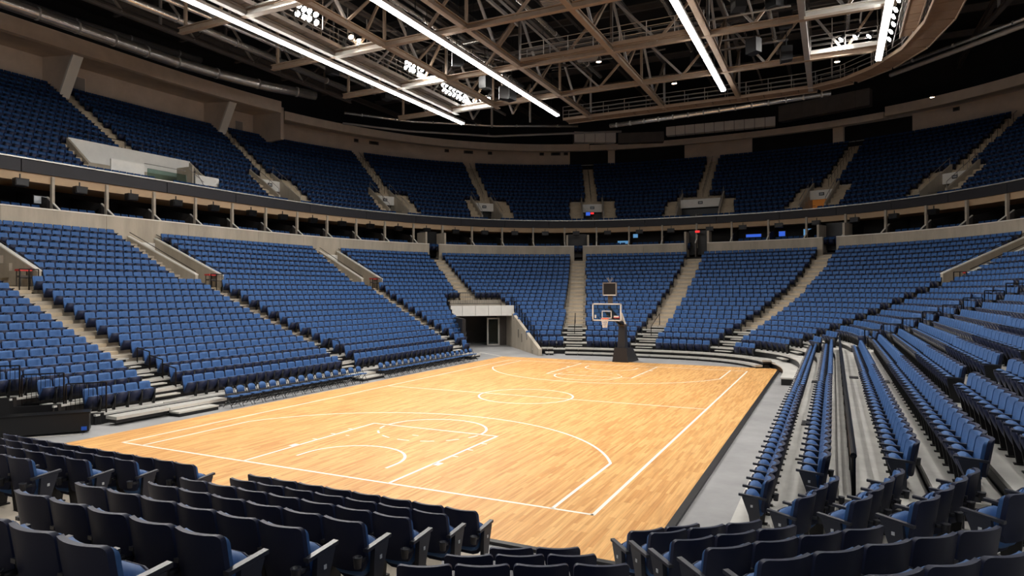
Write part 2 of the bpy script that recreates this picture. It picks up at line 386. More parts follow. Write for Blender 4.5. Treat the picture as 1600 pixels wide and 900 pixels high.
def cup_mb(x=.255, y=-.2, z=.43):
    m = MB(); k = m.mi('armdark'); n = 12
    rings = [(.036, z), (.046, z + .1), (.05, z + .105), (.05, z + .115), (.042, z + .115), (.034, z + .02)]
    for r, zz in rings:
        for j in range(n): m.v.append((x + r * math.cos(2 * math.pi * j / n), y + r * math.sin(2 * math.pi * j / n), zz))
    for i in range(len(rings) - 1):
        for j in range(n): m.f.append((i * n + j, i * n + (j + 1) % n, (i + 1) * n + (j + 1) % n, (i + 1) * n + j)); m.m.append(k)
    m.f.append(tuple(range(n))[::-1]); m.m.append(k); m.f.append(tuple(len(rings) * n - n + j for j in range(n))); m.m.append(k)
    m.beam((x, y + .04, z + .06), (x, y + .16, z + .06), .03, .04, 'armdark'); return m
def end_mb(x):
    m = MB(); a = .028
    m.hexa([(x - a, -.0, 0), (x + a, -.0, 0), (x + a, .12, 0), (x - a, .12, 0), (x - a, .0, .3), (x + a, .0, .3), (x + a, .17, .3), (x - a, .17, .3)], 'armdark')
    m.hexa([(x - a, .0, .3), (x + a, .0, .3), (x + a, .17, .3), (x - a, .17, .3), (x - a, .02, .575), (x + a, .02, .575), (x + a, .27, .585), (x - a, .27, .585)], 'armdark')
    return m
M_SHELL = back_mesh(.0, .05, .525, .34, .875, .17, 'shell', rc=.05).mesh('backrest', True)
M_PAD = back_mesh(.045, .06, .5, .38, .845, .17, 'blue', rc=.06).mesh('pad', True)
def blob(mt, ax, ctr, tilt, ex=.55, nu=14, nv=9):
    m = MB(); k = m.mi(mt); ct, st = math.cos(math.radians(tilt)), math.sin(math.radians(tilt))
    sp = lambda v, e: math.copysign(abs(v) ** e, v)
    for j in range(nv + 1):
        ph = -math.pi / 2 + math.pi * j / nv
        for i in range(nu):
            th = 2 * math.pi * i / nu; x = ax[0] * sp(math.cos(ph), .75) * sp(math.cos(th), ex); l = ax[1] * sp(math.cos(ph), .75) * sp(math.sin(th), ex); n = ax[2] * sp(math.sin(ph), .9)
            m.v.append((x, ctr[0] + l * ct - n * st, ctr[1] + l * st + n * ct))
    for j in range(nv):
        for i in range(nu): m.f.append((j * nu + i, j * nu + (i + 1) % nu, (j + 1) * nu + (i + 1) % nu, (j + 1) * nu + i)); m.m.append(k)
    return m
M_PAN = blob('shell', (.24, .235, .05), (.155, .385), 66).mesh('seat_pan', True)
M_CUSH = blob('blue', (.232, .215, .115), (.1, .43), 62).mesh('cushion', True)
M_ARM = arm_mb(-.28).mesh('armrest'); M_ARMR = arm_mb(.28).mesh('armrest'); M_STAND = stand_mb(-.28).mesh('stand'); M_STANDR = stand_mb(.28).mesh('stand')
M_CUP = cup_mb().mesh('cup_holder', True)
M_END = end_mb(.285).mesh('end_panel'); M_ENDL = end_mb(-.285).mesh('end_panel')
M_PLATE = MB().box((.316, .12, .45), (.006, .035, .04), 'dial').mesh('number_plate'); M_PLATEL = MB().box((-.316, .12, .45), (.006, .035, .04), 'dial').mesh('number_plate')
for me in (M_SHELL, M_PAD, M_PAN, M_CUSH):   # keep the sharp rims
    try: me.set_sharp_from_angle(angle=math.radians(50))
    except Exception: pass
def full_seat(x, y, z, rz, label, group, near, left_end=False, right_end=False):
    o = thing('arena_seat', label, 'seat', (x, y, z), rz, group)
    b = link('backrest', M_SHELL, o); link('pad', M_PAD, b)
    p = link('seat_pan', M_PAN, o); link('cushion', M_CUSH, p)
    if left_end: e1 = link('end_panel', M_ENDL, o); link('number_plate', M_PLATEL, e1)
    else: link('stand', M_STAND, o)
    link('armrest', M_ARM, o)
    if near: link('cup_holder', M_CUP, o)
    if right_end:
        link('armrest', M_ARMR, o); e2 = link('end_panel', M_END, o); link('number_plate', M_PLATE, e2)
    return o
# simple seat for the mass of far rows
def far_seat(blue):
    m = MB()
    kb, ks = m.mi(blue), m.mi('shell')
    xs = (-.255, -.15, 0, .15, .255)
    i0 = len(m.v)
    for s in (0, 1):
        for z, y0, sc in ((.38, -.02, .92), (.8, -.09, 1.), (.875, -.105, .86)):
            for x in xs:
                m.v.append((x * sc, y0 - bend(x) + (.02 if s else -.05), z))
    n = len(xs)
    for j in range(2):
        for i in range(n - 1):
            a = i0 + j * n + i; m.f.append((a, a + 1, a + 1 + n, a + n)); m.m.append(ks)
            a = i0 + 3 * n + j * n + i; m.f.append((a + n, a + 1 + n, a + 1, a)); m.m.append(kb)
    for i in range(n - 1):
        a = i0 + 2 * n + i; b = a + 3 * n; m.f.append((a, a + 1, b + 1, b)); m.m.append(kb)
    for j in range(2):
        a = i0 + j * n; b = a + 3 * n; m.f.append((a, a + n, b + n, b)); m.m.append(ks)
        a = i0 + j * n + n - 1; b = a + 3 * n; m.f.append((b, b + n, a + n, a)); m.m.append(ks)
    # tipped-up seat: dark underside to the front, blue cushion behind
    m.hexa([(-.235, -.03, .2), (.235, -.03, .2), (.235, .02, .18), (-.235, .02, .18), (-.2, .16, .62), (.2, .16, .62), (.2, .24, .6), (-.2, .24, .6)], 'shell')
    m.hexa([(-.22, -.06, .3), (.22, -.06, .3), (.23, .0, .2), (-.23, .0, .2), (-.19, .1, .635), (.19, .1, .635), (.195, .18, .625), (-.195, .18, .625)], blue)
    m.hexa([(-.305, -.1, .565), (-.255, -.1, .565), (-.255, .3, .6), (-.305, .3, .6), (-.305, -.1, .595), (-.255, -.1, .595), (-.255, .3, .63), (-.305, .3, .63)], 'armdark')
    m.hexa([(-.3, .0, 0), (-.26, .0, 0), (-.26, .14, 0), (-.3, .14, 0), (-.3, -.06, .57), (-.26, -.06, .57), (-.26, .2, .59), (-.3, .2, .59)], 'black')
    return m
def mass(name, proto, seats, label, cat):
    V = np.array(proto.v); nv = len(V); A = np.array(seats, float); n = len(A); c, s = np.cos(A[:, 3]), np.sin(A[:, 3])
    X = V[None, :, 0] * c[:, None] - V[None, :, 1] * s[:, None] + A[:, 0, None]; Y = V[None, :, 0] * s[:, None] + V[None, :, 1] * c[:, None] + A[:, 1, None]
    Z = np.repeat(V[None, :, 2], n, 0) + A[:, 2, None]
    co = np.stack([X, Y, Z], 2).reshape(-1)
    lens = np.array([len(f) for f in proto.f]); fl = np.concatenate([np.array(f) for f in proto.f])
    me = bpy.data.meshes.new(name); me.vertices.add(n * nv); me.vertices.foreach_set('co', co)
    loops = (fl[None, :] + (np.arange(n) * nv)[:, None]).reshape(-1); me.loops.add(len(loops)); me.loops.foreach_set('vertex_index', loops)
    tot = np.tile(lens, n); st = np.r_[0, np.cumsum(tot)[:-1]]; me.polygons.add(len(tot)); me.polygons.foreach_set('loop_start', st); me.polygons.foreach_set('loop_total', tot)
    for mt in proto.mats: me.materials.append(MATS[mt])
    me.polygons.foreach_set('material_index', np.tile(np.array(proto.m), n)); me.update(calc_edges=True); me.validate()
    return tag(link(name, me), label, cat, None, 'stuff')

# ---- near blocks, seat by seat
NEAR = []       # (x, y, z, rz, label, group, leftend, rightend)
G_A = 'seats of the near end block'; 
PIT = .557
def nz_(j): return .74 + .25 * j
def straight_block(rows, blockname, group):
    for j, (x0, x1, y, z) in enumerate(rows):
        n = int(round((x1 - x0) / PIT))
        for i in range(n):
            x = x1 - .28 - i * PIT
            NEAR.append((x, y, z, 0., f'navy seat, {orde(i)} from the right in {orde(j)} row, {blockname}', group, i == n - 1, i == 0))
rowsA = []; rowsB = []
Aends = [(-4.0, 1.85), (-4.1, 1.55), (-4.2, 1.75), (-3.5, 1.95), (-2., 2.1), (-1.5, 2.3), (-1, 2.5)]
Bst = [3.1, 3.62, 3.95, 4.3, 4.55, 4.95, 5.2]
for j in range(7):
    y = -19.42 - .97 * j
    rowsA.append((Aends[j][0], Aends[j][1], y, nz_(j))); rowsB.append((Bst[j], 7.62 + .07 * j, y, nz_(j)))
straight_block(rowsB, 'near centre block', 'seats of the near centre block')
straight_block(rowsA, 'near left block', 'seats of the near left block')
# wedge facing along the view axis
FA = -.4828
fx, fy = math.sin(FA), math.cos(FA); rx, ry = math.cos(FA), -math.sin(FA)
for j, (Z, lats) in enumerate([(8.28, (.41, .97)), (7.45, (-.09, .46, 1.02)), (6.6, (-.5, .05, .61, 1.18)), (5.7, (-1.2, -.62, -.02, .58, 1.2))]):
    lats = list(lats)
    for i, la in enumerate(reversed(lats)):
        NEAR.append((12.1 + fx * Z + rx * la, -28.113 + fy * Z + ry * la, .8 + .235 * j, -FA * -1 if False else math.atan2(-fx, fy),
                     f'navy seat, {orde(i)} from the right in {orde(j)} row, bottom centre wedge', 'seats of the bottom centre wedge', False, False))
# 45 degree block at lower right
q = math.sqrt(.5)
W2 = [(9.78, -18.85, 2, .66), (10.2, -19.47, 3, .9), (10.64, -20.26, 3, 1.14), (11.1, -20.95, 4, 1.36), (11.65, -21.68, 5, 1.6), (12.0, -22.7, 5, 1.84), (12.55, -23.5, 6, 2.06)]
for j, (x0, y0, n, z) in enumerate(W2):
    for i in range(n):
        NEAR.append((x0 + q * PIT * i, y0 + q * PIT * i, z, math.radians(45), f'navy seat, {orde(i)} from the left in {orde(j)} row, angled lower right block', 'seats of the angled block at lower right', i == 0, False))
# short curved ends of the right-hand rows
for j, (x0, y0, x1, y1, n, z) in enumerate([(11.63, -17.2, 11.95, -16.1, 3, .92), (12.3, -17.95, 12.8, -16.3, 4, 1.18), (12.95, -18.6, 13.6, -16.95, 4, 1.44), (13.75, -18.9, 14.6, -17.2, 4, 1.7), (14.6, -19.4, 15.5, -17.8, 4, 1.95)]):
    an = math.atan2(y1 - y0, x1 - x0)
    for i in range(n):
        t = i / (n - 1); a = an + math.radians(-7 + 14 * t)
        NEAR.append((x0 + (x1 - x0) * t, y0 + (y1 - y0) * t, z, a, f'blue seat, {orde(i)} from the camera in {orde(j)} short curved row at right', 'seats of the short curved rows at right', i == 0, i == n - 1))
# right-hand rows
RZ = lambda k: H[k] - (.09 if k <= 2 else 0)
def tedge_r(k, dy): return math.degrees(math.asin(min(1, (dy / (12.8 + 1.1 * k)) ** ((3 - .5 * k / 21) / 2))))
RIGHT = []
for k in range(1, 18):
    y_end = {1: -16.2, 2: -15.5, 3: -15.3, 4: -16.2}.get(k, -16.5)
    x = low(k, 181)[0]
    ys = {1: 18.5, 2: 15.5}.get(k, 10.6); yy = y_end + .28; i = 0
    while yy < ys - .2:
        gap = (k >= 5 and -9.3 + .35 * (k - 5) < yy < -7.9 + .35 * (k - 5))
        if not gap: RIGHT.append((x, yy, H[k], math.pi / 2, k, i))
        i += 1; yy += PIT
    if k >= 2:
        for (x_, y_, a_, t_) in rowseats(low, k, 149.5, (161.5 if k < 4 else 180 - tedge_r(k, 2.6)), .6, 0, PIT): RIGHT.append((x_, y_, H[k], a_, k, 1000))
def inview(x, y, z, mg=1.08):
    d = Vector((x - 12.1, y + 28.113, z + .6 - 4.718)); zc = d.dot(fw)
    if zc < .5: return None
    u = (d.dot(r2) * F_PX / zc - 56) / 800; v = d.dot(u2) * F_PX / zc / 450
    return zc if abs(u) < mg and abs(v) < mg + .12 else None
NEARV = [s for s in NEAR if inview(*s[:3])]
slots = 300 - len(NEARV)
RC = sorted([(inview(*r[:3]), i) for i, r in enumerate(RIGHT) if r[5] < 1000 and inview(*r[:3])])
pick = set(i for _, i in RC[:slots])
for s in NEARV: full_seat(*s[:4], s[4], s[5], True, s[6], s[7])
REST = []
seen = {}
for i, r in enumerate(RIGHT):
    if i in pick:
        k = r[4]; n = seen.get(k, 0); seen[k] = n + 1
        full_seat(r[0], r[1], r[2], r[3], f'blue seat, {orde(n)} from the camera in {orde(k - 1)} straight right sideline row', 'seats of the straight rows along the right sideline', n == 0 and k < 4, n == 0, False)
    else: REST.append((r[0], r[1], r[2], r[3]))

# ---- lower bowl mass
LA = [(-21.0, None), (-18.6, 1), (-7.1, 1), (4.4, 1)]      # left-hand aisle centres as t (y = 9.2 + t)
AIS = [-18.6, -7.1, 13.5, 37.5, 71.3, 90.3, 112.2, 149.5]
DRIFT = {37.5: (40., 36.2), 71.3: (73.6, 70.1), 90.3: (90.5, 90.1), 112.2: (114.2, 110.8)}
def at(t, k):
    if t not in DRIFT: return t
    a, b = DRIFT[t]; return a + (b - a) * k / 21
VOMS = {-18.6, -7.1, 13.5, 149.5}
secs = list(zip([-29.] + AIS[:-1], AIS))
for k in range(22):
    for si, (a, b) in enumerate(secs):
        tr0 = (.75 if a in DRIFT else .6) if a in AIS else 0; tr1 = .75 if b in DRIFT else .6
        if k >= 14 and a in VOMS: tr0 = 1.45
        if k >= 14 and b in VOMS: tr1 = 1.75
        if b == 149.5 and k >= 14: tr1 = 1.3
        pass
        for x, y, rz, t in rowseats(low, k, at(a, k), at(b, k), tr0, tr1):
            if k < 11 and (in_far_tunnel(x, y) or in_near_tunnel(x, y)): continue
            if k == 0 and t > 130: continue
            REST.append((x, y, H[k], rz))
for k in range(16, 22):
    for x, y, rz, t in rowseats(low, k, 149.5, 165, 2.2, 0): REST.append((x, y, H[k], rz))
mass('arena_seats', far_seat('blue'), REST, 'rows of blue folding seats filling the lower bowl', 'seats')

# ---- upper tier
UAIS = [-3.4, 10.5, 30., 50., 71.8, 89.6, 106.5, 127., 147.]
UP = []
for j in range(17):
    for a, b in zip([-24.] + UAIS[:-1], UAIS):
        def gap(q):
            if q == -24.: return 0
            if q == -3.4: return 5.6 if 1 <= j <= 4 else .6
            if q == 89.6 and 1 <= j <= 4: return 3.6
            return (2.5 if 1 <= j <= 5 else .6)
        for x, y, rz, t in rowseats(upr, j, a, b, gap(a), gap(b)): UP.append((x, y, UZ(j), rz))
mass('upper_seats', far_seat('blue_dim'), UP, 'rows of blue folding seats filling the upper tier', 'seats')
def udist(k, x, y, q): p = upr(k, q); return math.hypot(p[0] - x, p[1] - y)
def halfvom(q): return 4.9 if q == -3.4 else (2.3 if q == 89.6 else 1.2)
def skip_up(k, x, y, t): return 1 <= k <= 5 and any(udist(k, x, y, q0) < halfvom(q0) for q0 in UAIS[:-1])
terrace('floor_upper_tier', upr, UZ, range(17), -24, 150, skip_up, 'conc_step', dt=.5)

# ------------------------------------------------------------ frames on the curve
def frame(fn, k, t):
    """origin, tangent (towards increasing t), outward normal"""
    p = fn(k, t); a = fn(k, t - .4); b = fn(k, t + .4); tx, ty = b[0] - a[0], b[1] - a[1]; l = math.hypot(tx, ty); tx /= l; ty /= l
    return p, (tx, ty), (-ty, tx)
def fm(fn, k, t, z):
    p, T, n = frame(fn, k, t); return Matrix(((T[0], n[0], 0, p[0]), (T[1], n[1], 0, p[1]), (0, 0, 1, z), (0, 0, 0, 1)))
# ------------------------------------------------------------ aisle stairs
AN = {-18.6: 'first lower aisle from the left edge', -7.1: 'second lower aisle from the left edge', 13.5: 'third lower aisle from the left edge', 37.5: 'lower aisle above the far tunnel',
      71.3: 'lower aisle left of the basket', 90.3: 'lower aisle just right of the basket', 112.2: 'second lower aisle right of the basket', 149.5: 'lower aisle beside the right concrete stairwell'}
M_STEP = MB().box((0, 0, 0), (1.3, .36, .17), 'conc_step').mesh('step'); M_STEPA = MB().box((0, 0, .05), (1.2, .3, .05), 'alu').box((0, .1, -.03), (1.16, .12, .12), 'black').mesh('step')
M_EDGE = MB().box((0, 0, 0), (1.2, .06, .05), 'alu').mesh('step_edge')
for t in AIS:
    st = thing('aisle_stair', ('concrete' if t > 0 else 'concrete') + ' steps of the ' + AN[t], 'stairs', (*low(10, t), H[10]))
    inv = Matrix.Translation((-low(10, t)[0], -low(10, t)[1], -H[10]))
    for k in range(0, 22):
        tk = at(t, k); x, y = low(k, tk)
        if k < 11 and (in_far_tunnel(x, y) or in_near_tunnel(x, y)): continue
        if k < 21 and not (t in VOMS and k >= 14):
            o = link('step', M_STEPA if k < 5 else M_STEP, st, inv @ fm(low, k + .2, tk, H[k] + (H[k + 1] - H[k]) / 2 - .085 + (.0 if k >= 5 else .04)))
        if k < 5: link('step_edge', M_EDGE, st, inv @ fm(low, k - .6, tk, H[k] + .025))
UN = {-3.4: 'first upper aisle at left', 10.5: 'second upper aisle at left', 30.: 'third upper aisle at left', 50.: 'fourth upper aisle', 71.8: 'upper aisle left of the basket', 89.6: 'upper aisle right of the basket', 106.5: 'upper aisle above the orange-lit doorway', 127.: 'upper aisle at far right', 147.: ''}
M_STEPU = MB().box((0, 0, 0), (1.15, .34, .26), 'conc_step').mesh('step')
for t in UAIS[:-1]:
    st = thing('aisle_stair', 'steep concrete steps of the ' + UN[t], 'stairs', (*upr(8, t), UZ(8)))
    inv = Matrix.Translation((-upr(8, t)[0], -upr(8, t)[1], -UZ(8)))
    for j in range(6, 16): link('step', M_STEPU, st, inv @ fm(upr, j + .2, t, UZ(j) + .14))
    if t > 5:
        r = MB()
        for j in range(6, 16, 1):
            a = Vector((*upr(j, t), UZ(j) + .9)); b = Vector((*upr(j + .7, t), UZ(j + .7) + .9)); r.tube([a, b], .022, 'rail', 5)
            r.tube([a - Vector((0, 0, .9)), a], .02, 'rail', 5)
        o = r.build('handrail', st); o.matrix_parent_inverse = inv

# ------------------------------------------------------------ parapet, suites, ribbon board
def par(k, t): return curve(28.75 + k, 44.7 + k, 2.5, t)
def wallband(m, fn, off0, off1, t0, t1, z0, z1, mt, dt=1.5):
    ts = []; t = t0
    while t < t1 - 1e-6:
        ts.append(t); t += 1.5 if (t < 0 or t >= 180) else dt
        if ts[-1] < 0 < t: t = 0.
    ts.append(t1)
    za = z0 if isinstance(z0, tuple) else (z0, z0); zb = z1 if isinstance(z1, tuple) else (z1, z1)
    for a, b in zip(ts[:-1], ts[1:]):
        p = [fn(off0, a), fn(off0, b), fn(off1, b), fn(off1, a)]
        m.hexa([(*p[0], za[0]), (*p[3], za[1]), (*p[2], za[1]), (*p[1], za[0]), (*p[0], zb[0]), (*p[3], zb[1]), (*p[2], zb[1]), (*p[1], zb[0])], mt)
    return m
PZ0, PZ1 = 7.9, 9.72
gaps = [36.2, 70.1, 90.1, 110.8]; dg = {36.2: 1.15, 70.1: .95, 90.1: 1.05, 110.8: 1.25}
edges = [-22.] + [v for g in gaps for v in (g - dg[g], g + dg[g])] + [165.]
wp = thing('wall_parapet', None, None, kind='structure')
for a, b in zip(edges[0::2], edges[1::2]):
    n = max(1, int((b - a) / 6))
    for i in range(n):
        t0 = a + (b - a) * i / n; t1 = a + (b - a) * (i + 1) / n
        t0b = t0 + (.02 if i else 0)
        wallband(MB(), par, 0, .22, t0b, t1, PZ0, PZ1, 'conc_wall').build('parapet_panel', wp)
        wallband(MB(), par, -.04, .28, t0, t1, PZ1, PZ1 + .07, 'trimwhite').build('parapet_cap', wp)
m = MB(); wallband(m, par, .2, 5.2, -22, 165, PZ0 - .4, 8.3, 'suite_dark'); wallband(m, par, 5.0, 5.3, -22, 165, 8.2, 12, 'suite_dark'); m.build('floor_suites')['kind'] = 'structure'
def rib(k, t): return curve(29.75 + k, 47.3 + k, 2.4, t)
m = MB(); wallband(m, rib, .35, 4.5, -24, 165, (11.5, 11.6), (11.7, 11.8), 'soffit'); m.build('ceiling_suites')['kind'] = 'structure'
rb = thing('ribbon_board', 'dark ribbon display board running round the upper tier edge', 'display board', (*rib(0, 60), 12.2))
inv = Matrix.Translation(-rb.location)
RB0 = 11.98
bt = [-24., -14., -4., 2., 12., 22., 32., 42., 52., 62., 72., 82., 92., 102., 112., 122., 132., 142., 155.]
for a, b in zip(bt[:-1], bt[1:]):
    o = wallband(MB(), rib, 0, .3, a + .03, b - .03, RB0, 12.72, 'ribbon').build('board_panel', rb); o.matrix_parent_inverse = inv
m = MB(); wallband(m, rib, -.03, .25, -24, 155, 12.76, 12.84, 'alu'); o = m.build('top_trim', rb); o.matrix_parent_inverse = inv
m = MB(); wallband(m, rib, .14, 1.0, -24, 155, 11.45, 12.3, 'soffit'); m.build('trim_1')['kind'] = 'structure'
# suite columns, partitions, chairs, speakers
def arcpos(fn, k, t0, t1, step):
    P, T = path(fn, k, t0, t1); d = np.r_[0, np.cumsum(np.linalg.norm(np.diff(P, axis=0), axis=1))]
    return [float(np.interp(s, d, T)) for s in np.arange(step / 2, d[-1], step)]
SUITE_T = arcpos(par, 1., -21, 150, 3.55)
M_COL = MB().box((0, 0, 0), (.17, .22, 2.6), 'conc').mesh('suite_column')
sl = thing('wall_suite_dividers', None, None, kind='structure')
SPK = MB().hexa([(-.38, -.2, -.22), (.38, -.2, -.22), (.3, .25, -.22), (-.3, .25, -.22), (-.38, -.28, .22), (.38, -.28, .22), (.3, .25, .22), (-.3, .25, .22)], 'black').box((0, 0, .35), (.06, .06, .3), 'black').mesh('cabinet')
GR = MB().box((0, -.262, 0), (.68, .02, .36), 'rail').mesh('grille')
SU = []
for i, t in enumerate(SUITE_T):
    ng = min((abs(t - g) if g > 0 else 99) for g in gaps)
    M = fm(par, 1.1, t, 10.4)
    link('suite_column', M_COL, sl, fm(par, 1.1, t, 10.6))
    d = MB(); d.hexa([(-.05, -.75, -2.2), (.05, -.75, -2.2), (.05, 3.8, -2.2), (-.05, 3.8, -2.2), (-.05, -.75, -.62), (.05, -.75, -.62), (.05, .5, .25), (-.05, .5, .25)], 'steeld')
    d.hexa([(-.05, .5, -2.2), (.05, .5, -2.2), (.05, 3.8, -2.2), (-.05, 3.8, -2.2), (-.05, .5, .25), (.05, .5, .25), (.05, 3.8, .9), (-.05, 3.8, .9)], 'suite_dark')
    d.beam((0, -.78, -.6), (0, .52, .3), .12, .06, 'trimwhite')
    o = d.build('suite_partition', sl); o.matrix_local = M
    tn = SUITE_T[i + 1] if i + 1 < len(SUITE_T) else t + 4
    if t < 130:
        sp = thing('speaker', f'black speaker box under the ribbon board, {orde(i)} from the left', 'speaker', group='speakers under the ribbon board')
        sp.matrix_local = fm(par, .35, t + (tn - t) * .35, 11.2); link('cabinet', SPK, sp); link('grille', GR, sp)
    if ng > 2.6:
        for rr, (kk, z) in enumerate(((.8, 8.95), (1.7, 9.3))):
            tc_ = (t + tn) / 2
            p, T, n = frame(par, kk, tc_)
            for q_ in (-2, -1, 0, 1, 2): SU.append((p[0] + T[0] * q_ * .58, p[1] + T[1] * q_ * .58, z, face_angle(-n[0], -n[1])))
mass('suite_seats', far_seat('blue_dim'), SU, 'short rows of dimmed blue seats inside the suites', 'seats')
# lit screens, lamps and signs inside the suites
def small(name, label, cat, k, t, z, size, mt, fn=par, frame_mt='black', part='screen_face'):
    o = thing(name, label, cat); o.matrix_local = fm(fn, k, t, z)
    MB().box((0, .03, 0), (size[0] + .1, .06, size[1] + .1), frame_mt).build('frame', o)
    MB().box((0, -.01, 0), (size[0], .02, size[1]), mt).build(part, o); return o
small('wall_screen', 'glowing pale blue screen in the suite right of the basket', 'screen', 4.6, 79.5, 10.4, (1.6, .35), 'screen')
small('wall_screen', 'small white-blue screen under the ribbon board above the basket', 'screen', 2.0, 81.5, 10.9, (.5, .4), 'screen')
small('wall_screen', 'blue screen in the suite left of the lower aisle gap', 'screen', 3.5, 96.2, 10.55, (1.5, .3), 'signblue')
small('wall_screen', 'second blue screen in the suite further right', 'screen', 3.5, 100.4, 10.6, (.6, .5), 'signblue')
small('wall_screen', 'bright cyan screen near the right concrete gap', 'screen', 3.5, 104.6, 10.6, (1.0, .7), 'screen')
small('exit_sign', 'red exit sign over the dark gap right of the basket', 'sign', .6, 90.1, 11.0, (.45, .2), 'signred')
small('wall_screen', 'small bluish sign in a dark suite at far left', 'screen', 2.2, -12.2, 10.55, (.8, .45), 'dial')
for q_, t in enumerate((24.5, 31.5, 42.0, 45.0)):
    small('wall_lamp', f'warm glowing wall lamp inside a suite, {orde(q_)} from the left', 'lamp', 3.2, t, 9.6, (.25, .4), 'warm', part='shade')
# portal openings over the lower aisles; a black panel paints their darkness
for q_, g in enumerate(gaps):
    o = MB(); o.box((0, .3, 0), (2.1, .1, 2.6), 'black'); o.box((-1.15, -.5, -.4), (.2, 1.8, 3.0), 'conc_wall'); o.box((1.15, -.5, -.4), (.2, 1.8, 3.0), 'conc_wall')
    o.box((0, -.6, -1.95), (2.1, 2.2, .3), 'conc_step')
    ob = o.build(f'door_{q_ + 1}'); ob['kind'] = 'structure'; ob.matrix_local = fm(par, 1.4, g, 9.9)

# ------------------------------------------------------------ lower stairwells cut into the rake
def stairwell(t, name, kk0=13.7, kk1=21.75, wd=2.0, sh=.35):
    o = thing('stairwell', name, 'stairwell'); p0, T, n = frame(low, kk0, t); p1 = low(kk1, t); Ln = math.hypot(p1[0] - p0[0], p1[1] - p0[1])
    n = ((p1[0] - p0[0]) / Ln, (p1[1] - p0[1]) / Ln); T = (n[1], -n[0])
    MO = Matrix(((T[0], n[0], 0, p0[0] + T[0] * sh), (T[1], n[1], 0, p0[1] + T[1] * sh), (0, 0, 1, H[14]), (0, 0, 0, 1))); o.matrix_local = MO
    rise = H[21] - H[14]
    for s, nm in ((-1, 'side_wall'), (1, 'side_wall')):
        m = MB(); x = s * wd / 2
        m.hexa([(x - .1, 0, -.4), (x + .1, 0, -.4), (x + .1, Ln, -.4), (x - .1, Ln, -.4), (x - .1, 0, .75), (x + .1, 0, .75), (x + .1, Ln, rise + .55), (x - .1, Ln, rise + .55)], 'conc_wall')
        w_ = m.build(nm, o)
        m = MB(); m.beam((x, -.02, .78), (x, Ln, rise + .58), .24, .07, 'trimwhite'); m.build('coping', w_)
        m = MB(); m.tube([(x, .1, 1.0), (x, Ln - .2, rise + .8)], .025, 'rail'); m.build('handrail', w_)
    m = MB(); m.box((0, Ln - .1, 2.45), (wd - .2, .2, 1.3), 'white'); m.build('header_panel', o)
    m = MB(); m.box((0, Ln - .05, .7), (wd - .2, .1, 2.2), 'black'); m.build('doorway_shade_or_glow', o)  # flat black panel; the doorway's darkness is put into its colour
    m = MB(); m.box((0, Ln / 2, -.15), (wd, Ln, .3), 'conc_step'); m.build('landing', o)
    m = MB(); m.box((.45, -.1, .42), (.9, .06, .04), 'rail'); m.box((.45, -.1, .85), (.9, .06, .05), 'rail')
    for x in (.0, .45, .9): m.box((x, -.1, .3), (.04, .04, 1.1), 'rail')
    m.build('front_rail', o)
    # stair flight alongside the left wall
    for k in range(14, 21):
        q0 = (k - kk0) / (kk1 - kk0) * Ln
        MB().box((-wd / 2 - .6, q0 + .2, H[k] - H[14] + .12), (.95, .36, .2), 'conc_step').build('step', o)
    us = thing('usher_stand', 'small red-topped stand at the foot of the ' + name.split(' with')[0], 'stand')
    us.matrix_local = MO @ Matrix.Translation((.55, .55, 0))
    MB().box((0, 0, .82), (.6, .45, .1), 'red').build('top', us); MB().box((0, 0, .5), (.5, .35, .1), 'steeld').build('shelf', us)
    for x in (-.24, .24):
        for y in (-.17, .17): MB().box((x, y, .4), (.04, .04, .8), 'steeld').build('leg', us)
    return o
stairwell(-18.6, 'concrete stairwell at left frame edge with white coping')
stairwell(-7.1, 'concrete stairwell of second left aisle with white coping')
stairwell(13.5, 'concrete stairwell of third left aisle with white coping')
stairwell(148.6, 'concrete stairwell in the far right corner with white coping', sh=.3)

